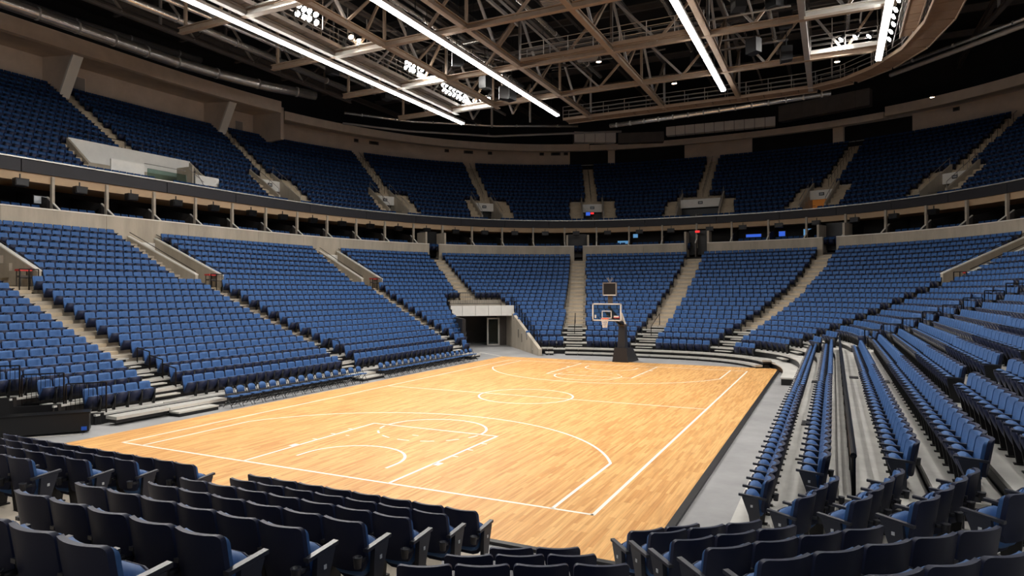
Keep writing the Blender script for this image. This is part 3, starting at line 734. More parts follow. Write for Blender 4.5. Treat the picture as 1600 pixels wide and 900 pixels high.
# ------------------------------------------------------------ upper doorways (vomitories)
def sign_plate(parent, x, y, z):
    p = MB(); p.box((x, y, z), (.5, .04, .32), 'black'); s = p.build('section_sign', parent)
    m = MB()
    for dx in (-.12, 0, .12): m.box((x + dx, y - .025, z), (.07, .012, .17), 'dial')
    m.build('sign_digits', s)
def vomitory(t, name, hw=1.25, inside='black', k1=5.7, stairs=True, wide=False):
    o = thing('upper_doorway', name, 'doorway'); p0, T, n = frame(upr, .55, t)
    o.matrix_local = Matrix(((T[0], n[0], 0, p0[0]), (T[1], n[1], 0, p0[1]), (0, 0, 1, UZ(0)), (0, 0, 0, 1)))
    Ln = (k1 - .55) * .84; rise = UZ(k1) - UZ(0)
    for s in (-1, 1):
        x = s * hw; m = MB()
        m.hexa([(x - .09, .2, 0), (x + .09, .2, 0), (x + .09, Ln, 0), (x - .09, Ln, 0), (x - .09, .2, 1.15), (x + .09, .2, 1.15), (x + .09, Ln, rise + .75), (x - .09, Ln, rise + .75)], 'conc_wall')
        m.build('side_wall', o)
        m = MB()
        for f in (0, .33, .66, 1): m.tube([(x, .3 + f * (Ln - .5), 1.1 + f * (rise - .5)), (x, .3 + f * (Ln - .5), 1.75 + f * (rise - .45))], .02, 'steelg', 5)
        m.tube([(x, .3, 1.75), (x, Ln - .2, rise + 1.3)], .024, 'steelg', 5); m.build('handrail', o)
        if stairs:
            xs = s * (hw + .65)
            for j in range(1, 6): MB().box((xs, (j - .55 + .1) * .84, UZ(j) - UZ(0) + .06), (1.15, .8, .14), 'conc_step').build('step', o)
            for j in range(1, 6): MB().box((xs, (j - .55 - .35) * .84, UZ(j) - UZ(0) - .22), (1.15, .3, .14), 'conc_step').build('step', o)
            MB().box((xs, Ln + .1, rise + .1), (1.2, .12, .25), 'white').build('stair_top_panel', o)
    hy = Ln * (.72 if not wide else .6)
    MB().box((0, hy, 2.45), (2 * hw - .18, .14, .95), 'white').build('header_panel', o)
    MB().box((0, (hy + Ln) / 2 + .2, 2.8), (2 * hw - .18, Ln - hy + .4, .2), 'conc_step').build('roof_slab', o)
    sign_plate(o, 0, hy - .1, 2.5)
    MB().box((0, hy + .7, 1.0), (2 * hw - .2, .1, 2.1), inside).build('doorway_shade_or_glow', o)
    MB().box((0, 1.4, .02), (2 * hw, 3.0, .06), 'conc_step').build('landing', o)
    m = MB(); m.tube([(-.02, -.3, .0), (-.02, -.3, .9), (-.02, 1.2, 1.1)], .025, 'steelg', 5); m.build('centre_rail', o)
    return o
VN = {10.5: ('doorway of the second upper aisle with white header and grey side walls', 'black'), 30.: ('doorway of the third upper aisle with white header and stair on both sides', 'black'), 50.: ('doorway of the fourth upper aisle with white header', 'black'),
      71.8: ('doorway left of the basket with red exit light under white header', 'black'), 106.5: ('doorway with warm orange light inside under white header', 'room_glow'), 127.: ('doorway of the upper aisle at far right with white header', 'black')}
mat('room_glow', (150, 92, 40), .8, emit=.25)  # glowing panel colour in place of a lit room behind the doorway
for t, (nm, ins) in VN.items(): vomitory(t, nm, inside=ins)
small('exit_sign', 'tiny red exit sign under the white header left of the basket', 'sign', 3.6, 71.8, UZ(0) + 1.8, (.45, .2), 'signred', fn=upr)
small('wall_screen', 'tiny blue screen inside the upper doorway left of the basket', 'screen', 3.2, 71.0, UZ(0) + 1.7, (.5, .4), 'signblue', fn=upr)
vomitory(89.6, 'wide doorway right of the basket with long white header panel', hw=2.3, wide=True)
# wide recess at upper left with white panels and railing
wv = thing('upper_doorway', 'wide white-walled platform recess in the upper tier at left', 'doorway'); p0 = upr(.55, -3.2)
wv.matrix_local = Matrix(((0, -1, 0, p0[0]), (1, 0, 0, p0[1]), (0, 0, 1, UZ(0)), (0, 0, 0, 1)))   # x along +Y, y outward
Lr = 4.15 * .82
MB().box((0, Lr, 2.6), (10.2, .15, 1.5), 'white').build('back_wall', wv); MB().box((0, Lr + .02, .9), (10.2, .12, 2.0), 'conc_wall').build('lower_wall', wv)
for x in (-5.1, 5.1):
    m = MB(); m.hexa([(x - .1, .9, 0), (x + .1, .9, 0), (x + .1, Lr, 0), (x - .1, Lr, 0), (x - .1, .9, 1.3), (x + .1, .9, 1.3), (x + .1, Lr, 3.3), (x - .1, Lr, 3.3)], 'conc_wall'); m.build('side_wall', wv)
MB().box((-2.4, .75, 1.05), (2.6, .12, 1.6), 'white').build('white_panel', wv); MB().box((.9, .75, .95), (3.4, .06, 1.35), 'glassg').build('glass_panel', wv)
MB().box((3.2, 1.6, 1.2), (.12, 1.8, 2.4), 'conc_wall').build('stair_wall', wv); MB().box((4.6, .75, 1.0), (2.3, .12, 1.6), 'white').build('white_panel', wv)
MB().box((0, 1.8, .02), (10.2, 3.4, .06), 'conc_step').build('landing', wv); MB().box((3.3, -.2, .1), (1.5, .6, .2), 'conc_step').build('step', wv)
MB().box((3.9, 1.9, 1.2), (1.0, .1, 2.2), 'black').build('doorway_shade_or_glow', wv)  # black sheet painting the shade inside the opening
m = MB(); m.tube([(-5.1, Lr, 3.9), (5.1, Lr, 3.9)], .03, 'rail', 5)
for i in range(8): m.tube([(-5.1 + i * 1.457, Lr, 3.3), (-5.1 + i * 1.457, Lr, 3.9)], .025, 'rail', 5)
m.build('top_rail', wv)
m = MB(); m.tube([(-1, .8, 1.95), (2.6, .8, 1.95)], .03, 'steelg', 5); m.tube([(3.2, .5, 2.2), (4.2, .4, .7)], .03, 'steelg', 5); m.tube([(2.9, .8, 2.2), (3.9, .3, 1.2)], .03, 'steelg', 5); m.build('handrail', wv)
for j in range(1, 5): MB().box((-5.75, (j - .5) * .82, UZ(j) - UZ(0) - .05), (1.1, .8, .2), 'conc_step').build('step', wv)

# ------------------------------------------------------------ upper rear wall, ring beam, fins
def uw(k, t): return curve(45.2 + k, 63.0 + k, 2.4, t)
def rbm(k, t): return curve(40.0 + k, 59.2 + k, 2.4, t)
m = MB(); wallband(m, uw, 0, .3, -30, 69, 20.6, 24.75, 'tan'); wallband(m, uw, 0, .3, 86.5, 93, 20.6, 24.75, 'tan'); wallband(m, uw, 0, .3, 113, 160, 20.6, 24.75, 'tan'); m.build('wall_rear')['kind'] = 'structure'
m = MB(); wallband(m, uw, 3.0, 3.2, 60, 120, 19, 25, 'roof'); m.build('wall_concourse')['kind'] = 'structure'
for nm, a, b, z0, z1, off in (('trim_2', -30, 15.5, 23.75, 24.95, 0), ('trim_3', 16.6, 71.5, 23.45, 24.35, 1.0), ('trim_4', 71.5, 112, 23.3, 24.0, .2), ('trim_5', 112, 160, 23.6, 24.6, .6)):
    m = MB(); wallband(m, rbm, off, off + .5, a, b, z0, z1, 'tanlight'); wallband(m, rbm, off + .45, 6.5, a, b, (z0 + .02, 24.5), (z0 + .3, 24.75), 'tan'); m.build(nm)['kind'] = 'structure'
for q_, t in enumerate((-3.6, 9.6)):
    p, T, n = frame(uw, 0, t); f = thing('wall_fin', f'slanted pale concrete fin at the top of the {ORD[q_]} upper aisle', 'fin')
    f.matrix_local = Matrix(((T[0], n[0], 0, p[0]), (T[1], n[1], 0, p[1]), (0, 0, 1, 0), (0, 0, 0, 1)))
    MB().hexa([(-.3, -2.2, 20.6), (.3, -2.2, 20.6), (.3, 0, 20.6), (-.3, 0, 20.6), (-.3, -4.6, 24.4), (.3, -4.6, 24.4), (.3, 0, 24.6), (-.3, 0, 24.6)], 'tan').build('web', f)
    MB().hexa([(-.42, -2.35, 20.5), (.42, -2.35, 20.5), (.42, -2.1, 20.5), (-.42, -2.1, 20.5), (-.42, -4.75, 24.4), (.42, -4.75, 24.4), (.42, -4.5, 24.4), (-.42, -4.5, 24.4)], 'trimwhite').build('front_edge', f)
m = MB()
p, T, n = frame(uw, -3.4, 15.8)
for t in (15.8,):
    p, T, n = frame(uw, -2.6, t); m.hexa([(p[0] - T[0] * .2 - n[0] * 2.4, p[1] - T[1] * .2 - n[1] * 2.4, 21), (p[0] + T[0] * .2 - n[0] * 2.4, p[1] + T[1] * .2 - n[1] * 2.4, 21), (p[0] + T[0] * .2 + n[0] * 3, p[1] + T[1] * .2 + n[1] * 3, 21), (p[0] - T[0] * .2 + n[0] * 3, p[1] - T[1] * .2 + n[1] * 3, 21),
        (p[0] - T[0] * .2 - n[0] * 2.4, p[1] - T[1] * .2 - n[1] * 2.4, 24.4), (p[0] + T[0] * .2 - n[0] * 2.4, p[1] + T[1] * .2 - n[1] * 2.4, 24.4), (p[0] + T[0] * .2 + n[0] * 3, p[1] + T[1] * .2 + n[1] * 3, 24.4), (p[0] - T[0] * .2 + n[0] * 3, p[1] - T[1] * .2 + n[1] * 3, 24.4)], 'tan')
m.build('wall_return')['kind'] = 'structure'
# rear columns in the open stretch, wall doors and vents
for q_, (t, wd, zz) in enumerate(((76.0, .9, 'left'), (103.5, 1.1, 'right'))):
    c = thing('column', f'pale square column in the dark opening above the upper tier, {zz} one', 'column'); c.matrix_local = fm(uw, .2, t, 22.3)
    MB().box((0, 0, 0), (wd, .7, 3.6), 'tanlight').build('shaft', c); MB().box((0, 0, 1.85), (wd + .25, .9, .25), 'tan').build('capital', c)
m = MB(); wallband(m, uw, -.5, -.44, 69, 113, 21.95, 22.0, 'alu'); wallband(m, uw, -.5, -.46, 69, 113, 21.2, 21.24, 'steeld')
o = m.build('guard_rail'); tag(o, 'thin rail along the dark opening behind the top far rows', 'railing')
for q_, (t, z, wd, ht) in enumerate(((-10.5, 22.5, 1.9, 2.2), (-1.2, 22.4, 1.8, 2.2), (10.9, 22.3, 1.0, 2.0), (13.4, 22.3, .9, 2.0))):
    d = thing(f'door_{q_ + 5}', None, None, kind='structure'); d.matrix_local = fm(uw, -.03, t, z)
    MB().box((0, 0, 0), (wd, .06, ht), 'steelg').build('door_leaf', d); MB().box((0, .02, 0), (wd + .16, .06, ht + .1), 'tanlight').build('door_frame', d)
for q_, t in enumerate((30.5, 33.5, 46.5, 50.5, 54.5, 64.0, 66.5, 68.3, 118.5, 131.5)):
    v = thing('wall_vent', f'small dark vent box high on the rear wall, {orde(q_)} from the left', 'vent', group='vents on the rear wall'); v.matrix_local = fm(uw, -.06, t, 23.7)
    wd = 1.3 if q_ in (1, 3, 6) else .6
    MB().box((0, 0, 0), (wd, .1, .4), 'steeld').build('box', v); MB().box((0, -.06, 0), (wd * .7, .03, .24), 'black').build('louvre', v)

# ------------------------------------------------------------ roof
m = MB(); m.prism([(-60, -50), (50, -50), (50, 78), (-60, 78)], 31, 31.4, 'roof'); m.build('ceiling')['kind'] = 'structure'
m = MB(); wallband(m, lambda k, t: curve(48.5 + k, 66 + k, 2.4, t), 0, .3, -30, 165, 24, 31, 'roof'); m.build('wall_upper')['kind'] = 'structure'
GZ = 20.2
XB = [-17., -13., -7.1, -.6, 5.4, 10.6, 15.]; YB = [-8., -.2, 7.4, 15.2, 23., 30.8]
def truss(p, q, label, nodes, depth=3.6, bw=.34, bh=.36, mt='steel', web=True):
    a, b = Vector(p), Vector(q); o = thing('roof_truss', label, 'truss', tuple(a)); a0 = Vector((0, 0, 0)); b0 = b - a
    MB().ibeam(a0, b0, bw, bh, mt).build('bottom_chord', o)
    if web:
        up_ = Vector((0, 0, depth)); MB().ibeam(a0 + up_, b0 + up_, bw * .8, bh * .8, 'steeld').build('top_chord', o)
        L_ = b0.length; d = b0.normalized(); prev = None
        for i, s in enumerate(nodes):
            pt = d * s; MB().beam(pt + Vector((0, 0, bh)), pt + up_, .16, .16, 'steelg' if i % 2 else mt).build('post', o)
            if prev is not None:
                A = prev + Vector((0, 0, bh * .8)); B = pt + up_; mid = (prev + pt) / 2
                MB().beam(prev + up_, mid + Vector((0, 0, bh * .8)), .15, .15, 'steelg').build('diagonal', o); MB().beam(mid + Vector((0, 0, bh * .8)), B, .15, .15, mt).build('diagonal', o)
            prev = pt
    return o
for i, y in enumerate(YB[1:5]):
    xs0, xs1 = (-22.5, 15.2)
    truss((xs0, y, GZ), (xs1, y, GZ), f'tan steel cross truss of the roof grid, {orde(i)} from the camera', [x - xs0 for x in [-22] + XB], mt='steel')
for i, x in enumerate(XB[:6]):
    truss((x, -14, GZ + .02), (x, 31 if x > -10 else 24, GZ + .02), f'long steel truss running down the arena roof, {orde(i)} from the left', [y + 14 for y in YB if y < 31], depth=3.9, mt='steelg' if x in (-17., 10.6) else 'steel')
for i, x in enumerate((-24, -31)):
    truss((x, -14, GZ + 2.6 + i), (x, 27, GZ + 2.6 + i), f'dark truss over the left stand, {ORD[i]} from the bright strips', [j * 6. + 1 for j in range(7)], depth=3, bw=.3, bh=.3, mt='steeld')
for i, x in enumerate((20.5, 26.)):
    truss((x, 0, GZ + 2.8 + i), (x - 4, 34, GZ + 2.8 + i), f'dark truss over the right stand, {ORD[i]} from the bright strips', [j * 6. + 1 for j in range(6)], depth=3, bw=.3, bh=.3, mt='steeld')
# roof-level purlins
pu = thing('roof_purlins', 'dark purlins under the roof deck high above the grid', 'purlins', (0, 0, 29.5))
for y in range(-10, 60, 7): MB().ibeam((-45, y, 0), (40, y, 0), .3, .6, 'steeld').build('purlin', pu)
for x in range(-40, 40, 8): MB().ibeam((x, -10, -1.2), (x, 60, -1.2), .3, .6, 'steeld').build('purlin', pu)
# linear lamps
STR = [(-17.6, 26.1, 'leftmost long white linear lamp under the roof grid'), (-9.0, 27.5, 'second long white linear lamp from the left'), (4.75, 26.6, 'thick white linear lamp right of the roof centre'), (14.8, 24.2, 'rightmost white linear lamp beside the floodlights')]
for x, y1, lb in STR:
    s = thing('linear_lamp', lb, 'lamp', (x, 0, 20.0))
    MB().box((0, (y1 - 26) / 2, .09), (.42, y1 + 26, .18), 'steelg').build('housing', s)
    MB().box((0, (y1 - 26) / 2, -.05), (.3, y1 + 26 - .1, .1), 'stripon').build('diffuser', s)
    for yy in np.arange(-22, y1 - 1, 4.0): MB().tube([(0, yy, .15), (0, yy, 3.5)], .02, 'rail', 4).build('hanger_wire', s)
# floodlight banks
LENS = MB(); k_ = LENS.mi('lampon'); n_ = 12
LENS.v += [(.17 * math.cos(2 * math.pi * j / n_), .17 * math.sin(2 * math.pi * j / n_), 0) for j in range(n_)]; LENS.f.append(tuple(range(n_))[::-1]); LENS.m.append(k_); M_LENS = LENS.mesh('lens')
LENSW = MB(); k_ = LENSW.mi('lampwarm'); LENSW.v = list(LENS.v); LENSW.f = list(LENS.f); LENSW.m = [k_]; M_LENSW = LENSW.mesh('lens')
HOUS = MB(); HOUS.tube([(0, 0, .0), (0, 0, .06), (0, 0, .3), (0, 0, .36)], [.19, .2, .14, .08], 'black', 10, cap=False); M_HOUS = HOUS.mesh('housing')
def bank(x, y, z, nx, ny, label, aim=(0, 2, 0), power=FLOOD_W, warm=False, dx=.52, dy=.48, axis='x'):
    o = thing('floodlight_bank', label, 'floodlight', (x, y, z)); A = Vector(aim) - Vector((x, y, z)); rot = A.to_track_quat('-Z', 'Y').to_matrix().to_4x4()
    for i in range(nx):
        for j in range(ny):
            u = (i - (nx - 1) / 2) * dx; v = (j - (ny - 1) / 2) * dy
            off = Vector((u if axis == 'x' else 0, 0 if axis == 'x' else u, v)) + Vector((rng.uniform(-.06, .06), rng.uniform(-.06, .06), rng.uniform(-.05, .05)))
            h = link('lamp_head', M_HOUS, o, Matrix.Translation(off) @ rot); link('lens', M_LENSW if warm else M_LENS, h, Matrix.Translation((0, 0, .01)))
    m = MB(); wv_ = nx * dx / 2 + .1; hv = ny * dy / 2 + .1
    for s in (-1, 1):
        if axis == 'x': m.beam((s * wv_, .2, -hv), (s * wv_, .2, 1.6), .05, .05, 'steelg'); m.beam((-wv_, .2, s * hv), (wv_, .2, s * hv), .05, .05, 'steelg')
        else: m.beam((.2, s * wv_, -hv), (.2, s * wv_, 1.6), .05, .05, 'steelg'); m.beam((.2, -wv_, s * hv), (.2, wv_, s * hv), .05, .05, 'steelg')
    m.build('frame', o)
    L = bpy.data.lights.new('flood', 'SPOT'); L.energy = power; L.spot_size = math.radians(115); L.spot_blend = 1.0; L.shadow_soft_size = .5; L.color = (1, .95, .9) if not warm else (1, .82, .65)
    lo = bpy.data.objects.new('beam', L); COL.objects.link(lo); lo.parent = o; lo.matrix_local = Matrix.Translation(A.normalized() * .5) @ rot
    return o
AC = (-1, 1, 0)
bank(-15.2, -.2, 21.5, 4, 2, 'cluster of floodlights cut by the top frame edge at left', (8, -12, 0), axis='y')
bank(-15.6, 3.2, 21.3, 4, 2, 'floodlight cluster nearest the camera over the left lamp', (10, -2, 1), axis='y')
bank(-15.4, 7.5, 21.2, 2, 1, 'pair of warm floodlights by the left catwalk', (0, 0, 0), FLOOD_W * .3, True, axis='y', dx=.9)
bank(-15.4, 14.6, 21.3, 5, 2, 'floodlight cluster in the middle of the left catwalk', (10, 12, 1), axis='y')
bank(-15.6, 21.0, 21.2, 7, 2, 'largest floodlight cluster at far end of the left catwalk', (2, 20, 1), axis='y', dx=.6)
bank(-14.6, 23.3, 21.0, 4, 1, 'row of floodlights across the end of the left catwalk', (-2, 8, 0), axis='x', dx=.65)
bank(13.4, 22.7, 21.2, 3, 1, 'row of three floodlights behind the lit railing at upper right', (-6, 16, 0), axis='x', dx=.8)
bank(15.35, 18.5, 20.9, 8, 1, 'line of floodlights along the rightmost linear lamp', (-12, 8, 2), axis='y', dx=1.3)
bank(-16.4, -9, 21.0, 6, 2, 'floodlight cluster of the left catwalk above the camera', (2, -14, 0), axis='y')
bank(12.6, -9, 21.0, 6, 2, 'floodlight cluster of the right catwalk above the camera', (-9, -10, 1), axis='y')
bank(12.6, 2, 21.0, 6, 2, 'floodlight cluster of the right catwalk over midcourt', (-12, -2, 2), axis='y')
# catwalks
def catwalk(pts, label, wd=1.2, mt='plank', z=GZ + .45, railmt='steelg', side=(-1, 1)):
    o = thing('catwalk', label, 'catwalk', (pts[0][0], pts[0][1], z)); P = [Vector((x - pts[0][0], y - pts[0][1], 0)) for x, y in pts]
    nb = 0
    for a, b in zip(P[:-1], P[1:]):
        d = (b - a); L_ = d.length; d.normalize(); n = Vector((-d.y, d.x, 0)); c = max(1, int(L_ / 1.2))
        for i in range(c):
            q0 = a + d * (L_ * i / c + .03); q1 = a + d * (L_ * (i + 1) / c - .03); MB().beam(q0, q1, wd, .08, mt).build('deck_board', o)
    for s in side:
        m = MB()
        for a, b in zip(P[:-1], P[1:]):
            d = (b - a); L_ = d.length; d.normalize(); n = Vector((-d.y, d.x, 0)) * (s * wd / 2)
            for hgt in (.4, .75, 1.1): m.tube([a + n + Vector((0, 0, hgt)), b + n + Vector((0, 0, hgt))], .025, railmt, 4)
            m.beam(a + n, b + n, .06, .24, mt if mt != 'plank' else 'steel')
            c = max(1, int(L_ / 1.6))
            for i in range(c + 1): q0 = a + d * (L_ * i / c) + n; m.tube([q0, q0 + Vector((0, 0, 1.12))], .028, railmt, 4)
        m.build('railing', o)
    return o
catwalk([(-16.6, -8), (-16.6, 23.4)], 'grey catwalk behind the left floodlights', mt='steelg', wd=.7, z=GZ + .5)
catwalk([(-7, 15.6), (5.2, 15.6)], 'tan catwalk crossing the roof centre', z=GZ + .5)
catwalk([(-9.5, 30.9), (-2, 30.9), (6, 30.9), (11, 30.6), (13.2, 29.6), (15.2, 27.2), (16.8, 23.6), (17.6, 19.), (17.8, 12)], 'long boarded catwalk bending round the far right of the roof', wd=1.5, z=GZ + .1)
catwalk([(10.8, 23.1), (14.9, 23.1)], 'short catwalk coloured white as floodlit, below the right floodlights', mt='white', wd=.8)  # white deck colour stands in for lamp light falling on it
catwalk([(16.25, 9), (16.25, 22)], 'boarded catwalk beside the rightmost lamp', wd=.8, z=GZ + .4)
for q_, y in enumerate((-.2, 7.4, 15.2, 23.0)):
    tag(MB().ibeam((-16.9, y, GZ - .02), (-13.1, y, GZ - .04), .44, .5, 'white').build('lit_beam'), f'short beam coloured white for light from the left floodlights, {ORD[q_]} from the camera', 'beam')  # white cover over the truss chord; floodlight on the steel put into colour
tag(MB().ibeam((10.7, 14.8, GZ - .02), (14.9, 14.8, GZ - .02), .4, .34, 'white').build('lit_beam'), 'short beam coloured white as lit, at upper right beside the linear lamp', 'beam')  # white here is lamp light on the beam, painted as colour
# thin conduits and bracing strung through the grid
CX = sorted(rng.uniform(-22, 16, 70))
for i in range(70):
    x = CX[i]; y = rng.uniform(4, 30); z = rng.uniform(20.9, 26.5); al = rng.integers(0, 3); L_ = rng.uniform(4, 14)
    d = (Vector((1, 0, 0)), Vector((0, 1, 0)), Vector((.7, .7, rng.uniform(-.25, .25))))[al]
    b = thing('roof_conduit', f'thin conduit in the roof grid, {orde(i)} counted from the left', 'conduit', (x, y, z), group='thin conduits in the roof grid')
    MB().beam(-d * L_ / 2, d * L_ / 2, rng.choice((.06, .1, .16)), rng.choice((.06, .1, .2)), ('steelg', 'steeld', 'duct', 'steeld')[i % 4]).build('tube', b)
    MB().tube([(0, 0, 0), (0, 0, min(3.5, 29 - z))], .018, 'rail', 4).build('hanger', b)
# ducts and pipes
def tubething(name, label, cat, pts, r, mt='duct', bands=0, part='pipe'):
    o = thing(name, label, cat, pts[0]); b = Vector(pts[0]); P = [Vector(p) - b for p in pts]
    MB().tube(P, r, mt, 12).build(part, o, True)
    if bands:
        for i in range(bands):
            t = (i + .5) / bands * (len(P) - 1); a = int(t); c = P[a].lerp(P[min(a + 1, len(P) - 1)], t - a); d = (P[min(a + 1, len(P) - 1)] - P[a]).normalized()
            MB().tube([c - d * .06, c + d * .06], r * 1.07, 'steelg', 12).build('band', o)
    return o
def onring(a, b, n, t0, t1, z, cnt=26): return [(*curve(a, b, n, t0 + (t1 - t0) * i / (cnt - 1)), z) for i in range(cnt)]
tubething('duct', 'long round silver duct above the left upper tier', 'duct', [(-33.9, -14 + i * 3.2, 23) for i in range(8)] + [(-33.3, 12.5, 23), (-32.2, 17, 23), (-30.4, 21, 23)], .42, bands=12)
tubething('duct', 'thin dark duct beside the long silver duct at upper left', 'duct', [(-36.5, -12, 24.3), (-36.2, 2, 24.3), (-35, 12, 24.3)], .25, 'steeld', 5)
for q_, (dx, z, y1) in enumerate(((-20.5, 21.4, 24), (-22.4, 21.8, 22), (-26.5, 22.8, 20), (-11, 21.8, 24), (-5, 22.3, 26), (2.5, 22.6, 28), (8.3, 22.0, 26), (12.7, 22.2, 24))):
    tubething('roof_pipe', f'long roof pipe running down the arena, {ORD[q_]} of its kind', 'pipe', [(dx, -10, z), (dx + .4, 5, z), (dx + .3, y1, z)], (.2, .14, .25, .12, .16, .1, .14, .12)[q_], 'duct', 6)
tubething('roof_pipe', 'railing-like pipe rising to the right edge above the ring beam', 'pipe', [(15.9, 30.6, 20.6), (20, 26, 20.6), (26, 19, 20.6)], .16, 'steelg', 4)
tubething('roof_pipe', 'second pipe just above the one at right edge', 'pipe', [(16.2, 31.5, 21.4), (20.5, 27, 21.4), (27, 19.5, 21.4)], .12, 'duct', 4)
tubething('roof_pipe', 'bright bent pipe above the far left ring beam', 'pipe', [(-31, 26, 22.6), (-27, 32, 22.6), (-20, 38, 22.6), (-12, 41.5, 22.4)], .14, 'duct', 6)
tubething('roof_pipe', 'lower pipe along the far left ring beam', 'pipe', [(-32, 27, 21.9), (-28, 33, 21.9), (-21, 39.5, 21.9), (-8, 44, 21.9)], .12, 'steelg', 6)
tubething('duct', 'silver foil duct under the far catwalk', 'duct', [(-6, 33, 19.9), (0, 32.5, 19.9), (6, 32.2, 20.), (12, 31.8, 20.1)], .2, 'duct', 14)
# boxed ducts at the far end
def boxduct(a0, b0, label, z, ht, n, mt='ductw', wd=.9):
    a, b = Vector((*a0, z)), Vector((*b0, z)); o = thing('box_duct', label, 'duct', tuple(a)); d = (b - a) / n
    for i in range(n): MB().beam(d * i + d.normalized() * .03, d * (i + 1) - d.normalized() * .03, wd, ht, mt if not (callable(mt)) else mt(i)).build('duct_section', o)
    MB().beam((0, 0, 0), b - a, wd * .94, ht * .94, 'steeld').build('core', o)
    return o
boxduct((-15.2, 49.0), (-10.9, 51.6), 'pale boxed duct at the far end left of centre', 23.0, 1.25, 4)
boxduct((-10.6, 51.8), (-5.6, 53.5), 'dark boxed duct at the far end centre', 22.9, 1.2, 4, 'steeld')
boxduct((-5.2, 53.2), (6.5, 54.0), 'long pale boxed duct sloping along the far end', 23.4, 1.0, 11)
boxduct((7.0, 53.5), (15.5, 50.4), 'boxed duct at the far right above the ring beam', 24.0, 1.7, 7, 'steeld')
# hung loudspeakers and small fixtures
HSP = MB().hexa([(-.4, -.35, -.5), (.4, -.35, -.5), (.3, .35, -.4), (-.3, .35, -.4), (-.4, -.35, .5), (.4, -.35, .5), (.3, .35, .5), (-.3, .35, .5)], 'black').mesh('cabinet')
HG = MB().box((0, -.36, 0), (.7, .02, .85), 'rail').mesh('grille')
for q_, (x, y, z) in enumerate(((-11.4, 8.5, 21.2), (-10.6, 12.5, 20.6), (-11.0, 17.5, 20.4), (-10.4, 19.5, 20.0), (-10.8, 21.5, 20.5), (7.4, 13.5, 21.3), (7.6, 19.5, 20.6), (9.4, 21.5, 20.4), (9.2, 14.5, 21.4), (9.6, 17.5, 21.2), (3.2, 24.0, 21.8), (-20.2, 11.0, 21.0), (-20.4, 16, 21.0), (-21, 19, 21.3))):
    s = thing('hanging_speaker', f'black loudspeaker hung in the roof grid, {orde(q_)} counted from left front', 'speaker', (x, y, z), q_ * .7, 'loudspeakers hung in the roof grid')
    link('cabinet', HSP, s); link('grille', HG, s); MB().tube([(0, 0, .5), (0, 0, 2.6)], .03, 'rail', 4).build('hanger', s)
for q_, (x, y, z) in enumerate(((-2.5, 18.5, 20.9), (-9.5, 17, 20.6), (1.5, 24.5, 20.4), (12.4, 26.5, 20.9), (-22, 40, 22.2), (20, 45, 22))):
    s = thing('roof_lamp', f'small glowing work lamp in the roof, {ORD[q_]} counted from the camera', 'lamp', (x, y, z), 0, 'small work lamps in the roof')
    MB().tube([(0, 0, 0), (0, 0, .12), (0, 0, .3)], [.2, .18, .05], 'steeld', 10, cap=False).build('shade', s); link('lens', M_LENSW, s, Matrix.Translation((0, 0, .02)))
    MB().tube([(0, 0, .3), (0, 0, 2)], .02, 'rail', 4).build('cord', s)
for q_, (x, y) in enumerate(((-3.6, 19.2), (-2.2, 9.5), (7.5, 9.0), (-.2, 27))):
    s = thing('roof_grille', f'slatted vent panel hung in the roof, {ORD[q_]} counted from the left', 'vent', (x, y, 21.6), .1, 'slatted vent panels in the roof')
    for i in range(8): MB().box((0, -.7 + i * .2, 0), (1.6, .1, .05), 'steelg').build('slat', s)
    MB().box((0, 0, .08), (1.8, 1.8, .06), 'steeld').build('frame', s)

# ------------------------------------------------------------ basketball stand
hx, by = -.37, 13.12
hp = thing('basketball_hoop', 'portable basketball hoop with glass backboard, orange rim and black padded base', 'basketball hoop', (hx, 16.2, 0))
hp_i = Matrix.Translation((-hx, -16.2, 0))
def hb(m, name, parent=hp, smooth=False):
    o = m.build(name, parent, smooth)
    if parent is hp: o.matrix_parent_inverse = hp_i
    return o
m = MB(); m.hexa([(hx - .56, 16.1, 0), (hx + .5, 16.1, 0), (hx + .6, 18.5, 0), (hx - .46, 18.5, 0), (hx - .42, 16.16, 1.0), (hx + .4, 16.16, 1.0), (hx + .46, 17.5, .92), (hx - .38, 17.5, .92)], 'padblack'); hb(m, 'padded_base')
m = MB(); m.hexa([(hx - .26, 16.3, 1.0), (hx + .26, 16.3, 1.0), (hx + .26, 17.0, .94), (hx - .26, 17.0, .94), (hx - .2, 16.45, 2.42), (hx + .22, 16.45, 2.42), (hx + .22, 16.95, 2.42), (hx - .2, 16.95, 2.42)], 'padblack'); hb(m, 'padded_column')
m = MB(); m.box((hx - .02, 16.7, 2.48), (.5, .5, .12), 'steeld'); hb(m, 'column_cap')
m = MB(); m.beam((hx - .12, 16.7, 2.5), (hx - .12, 13.5, 3.35), .1, .18, 'black'); m.beam((hx + .12, 16.7, 2.5), (hx + .12, 13.5, 3.35), .1, .18, 'black'); m.beam((hx, 17.0, 2.5), (hx, 13.5, 3.75), .09, .12, 'black'); hb(m, 'boom_arm')
m = MB(); m.hexa([(hx + .05, 16.5, 2.5), (hx + .22, 16.5, 2.5), (hx + .22, 16.8, 2.5), (hx + .05, 16.8, 2.5), (hx + .02, 16.1, 3.3), (hx + .12, 16.1, 3.3), (hx + .12, 16.2, 3.3), (hx + .02, 16.2, 3.3)], 'white'); hb(m, 'white_brace')
m = MB(); m.box((hx, by, 3.435), (1.83, .03, 1.07), 'glass'); bb = hb(m, 'backboard')
m = MB()
for z in (2.93, 3.94): m.box((hx, by - .02, z), (1.83, .07, .075), 'white')
for s in (-1, 1): m.box((hx + s * .885, by - .02, 3.435), (.075, .07, 1.07), 'white')
hb(m, 'board_frame')
m = MB()
for z in (3.07, 3.5): m.box((hx, by - .03, z), (.62, .01, .05), 'white')
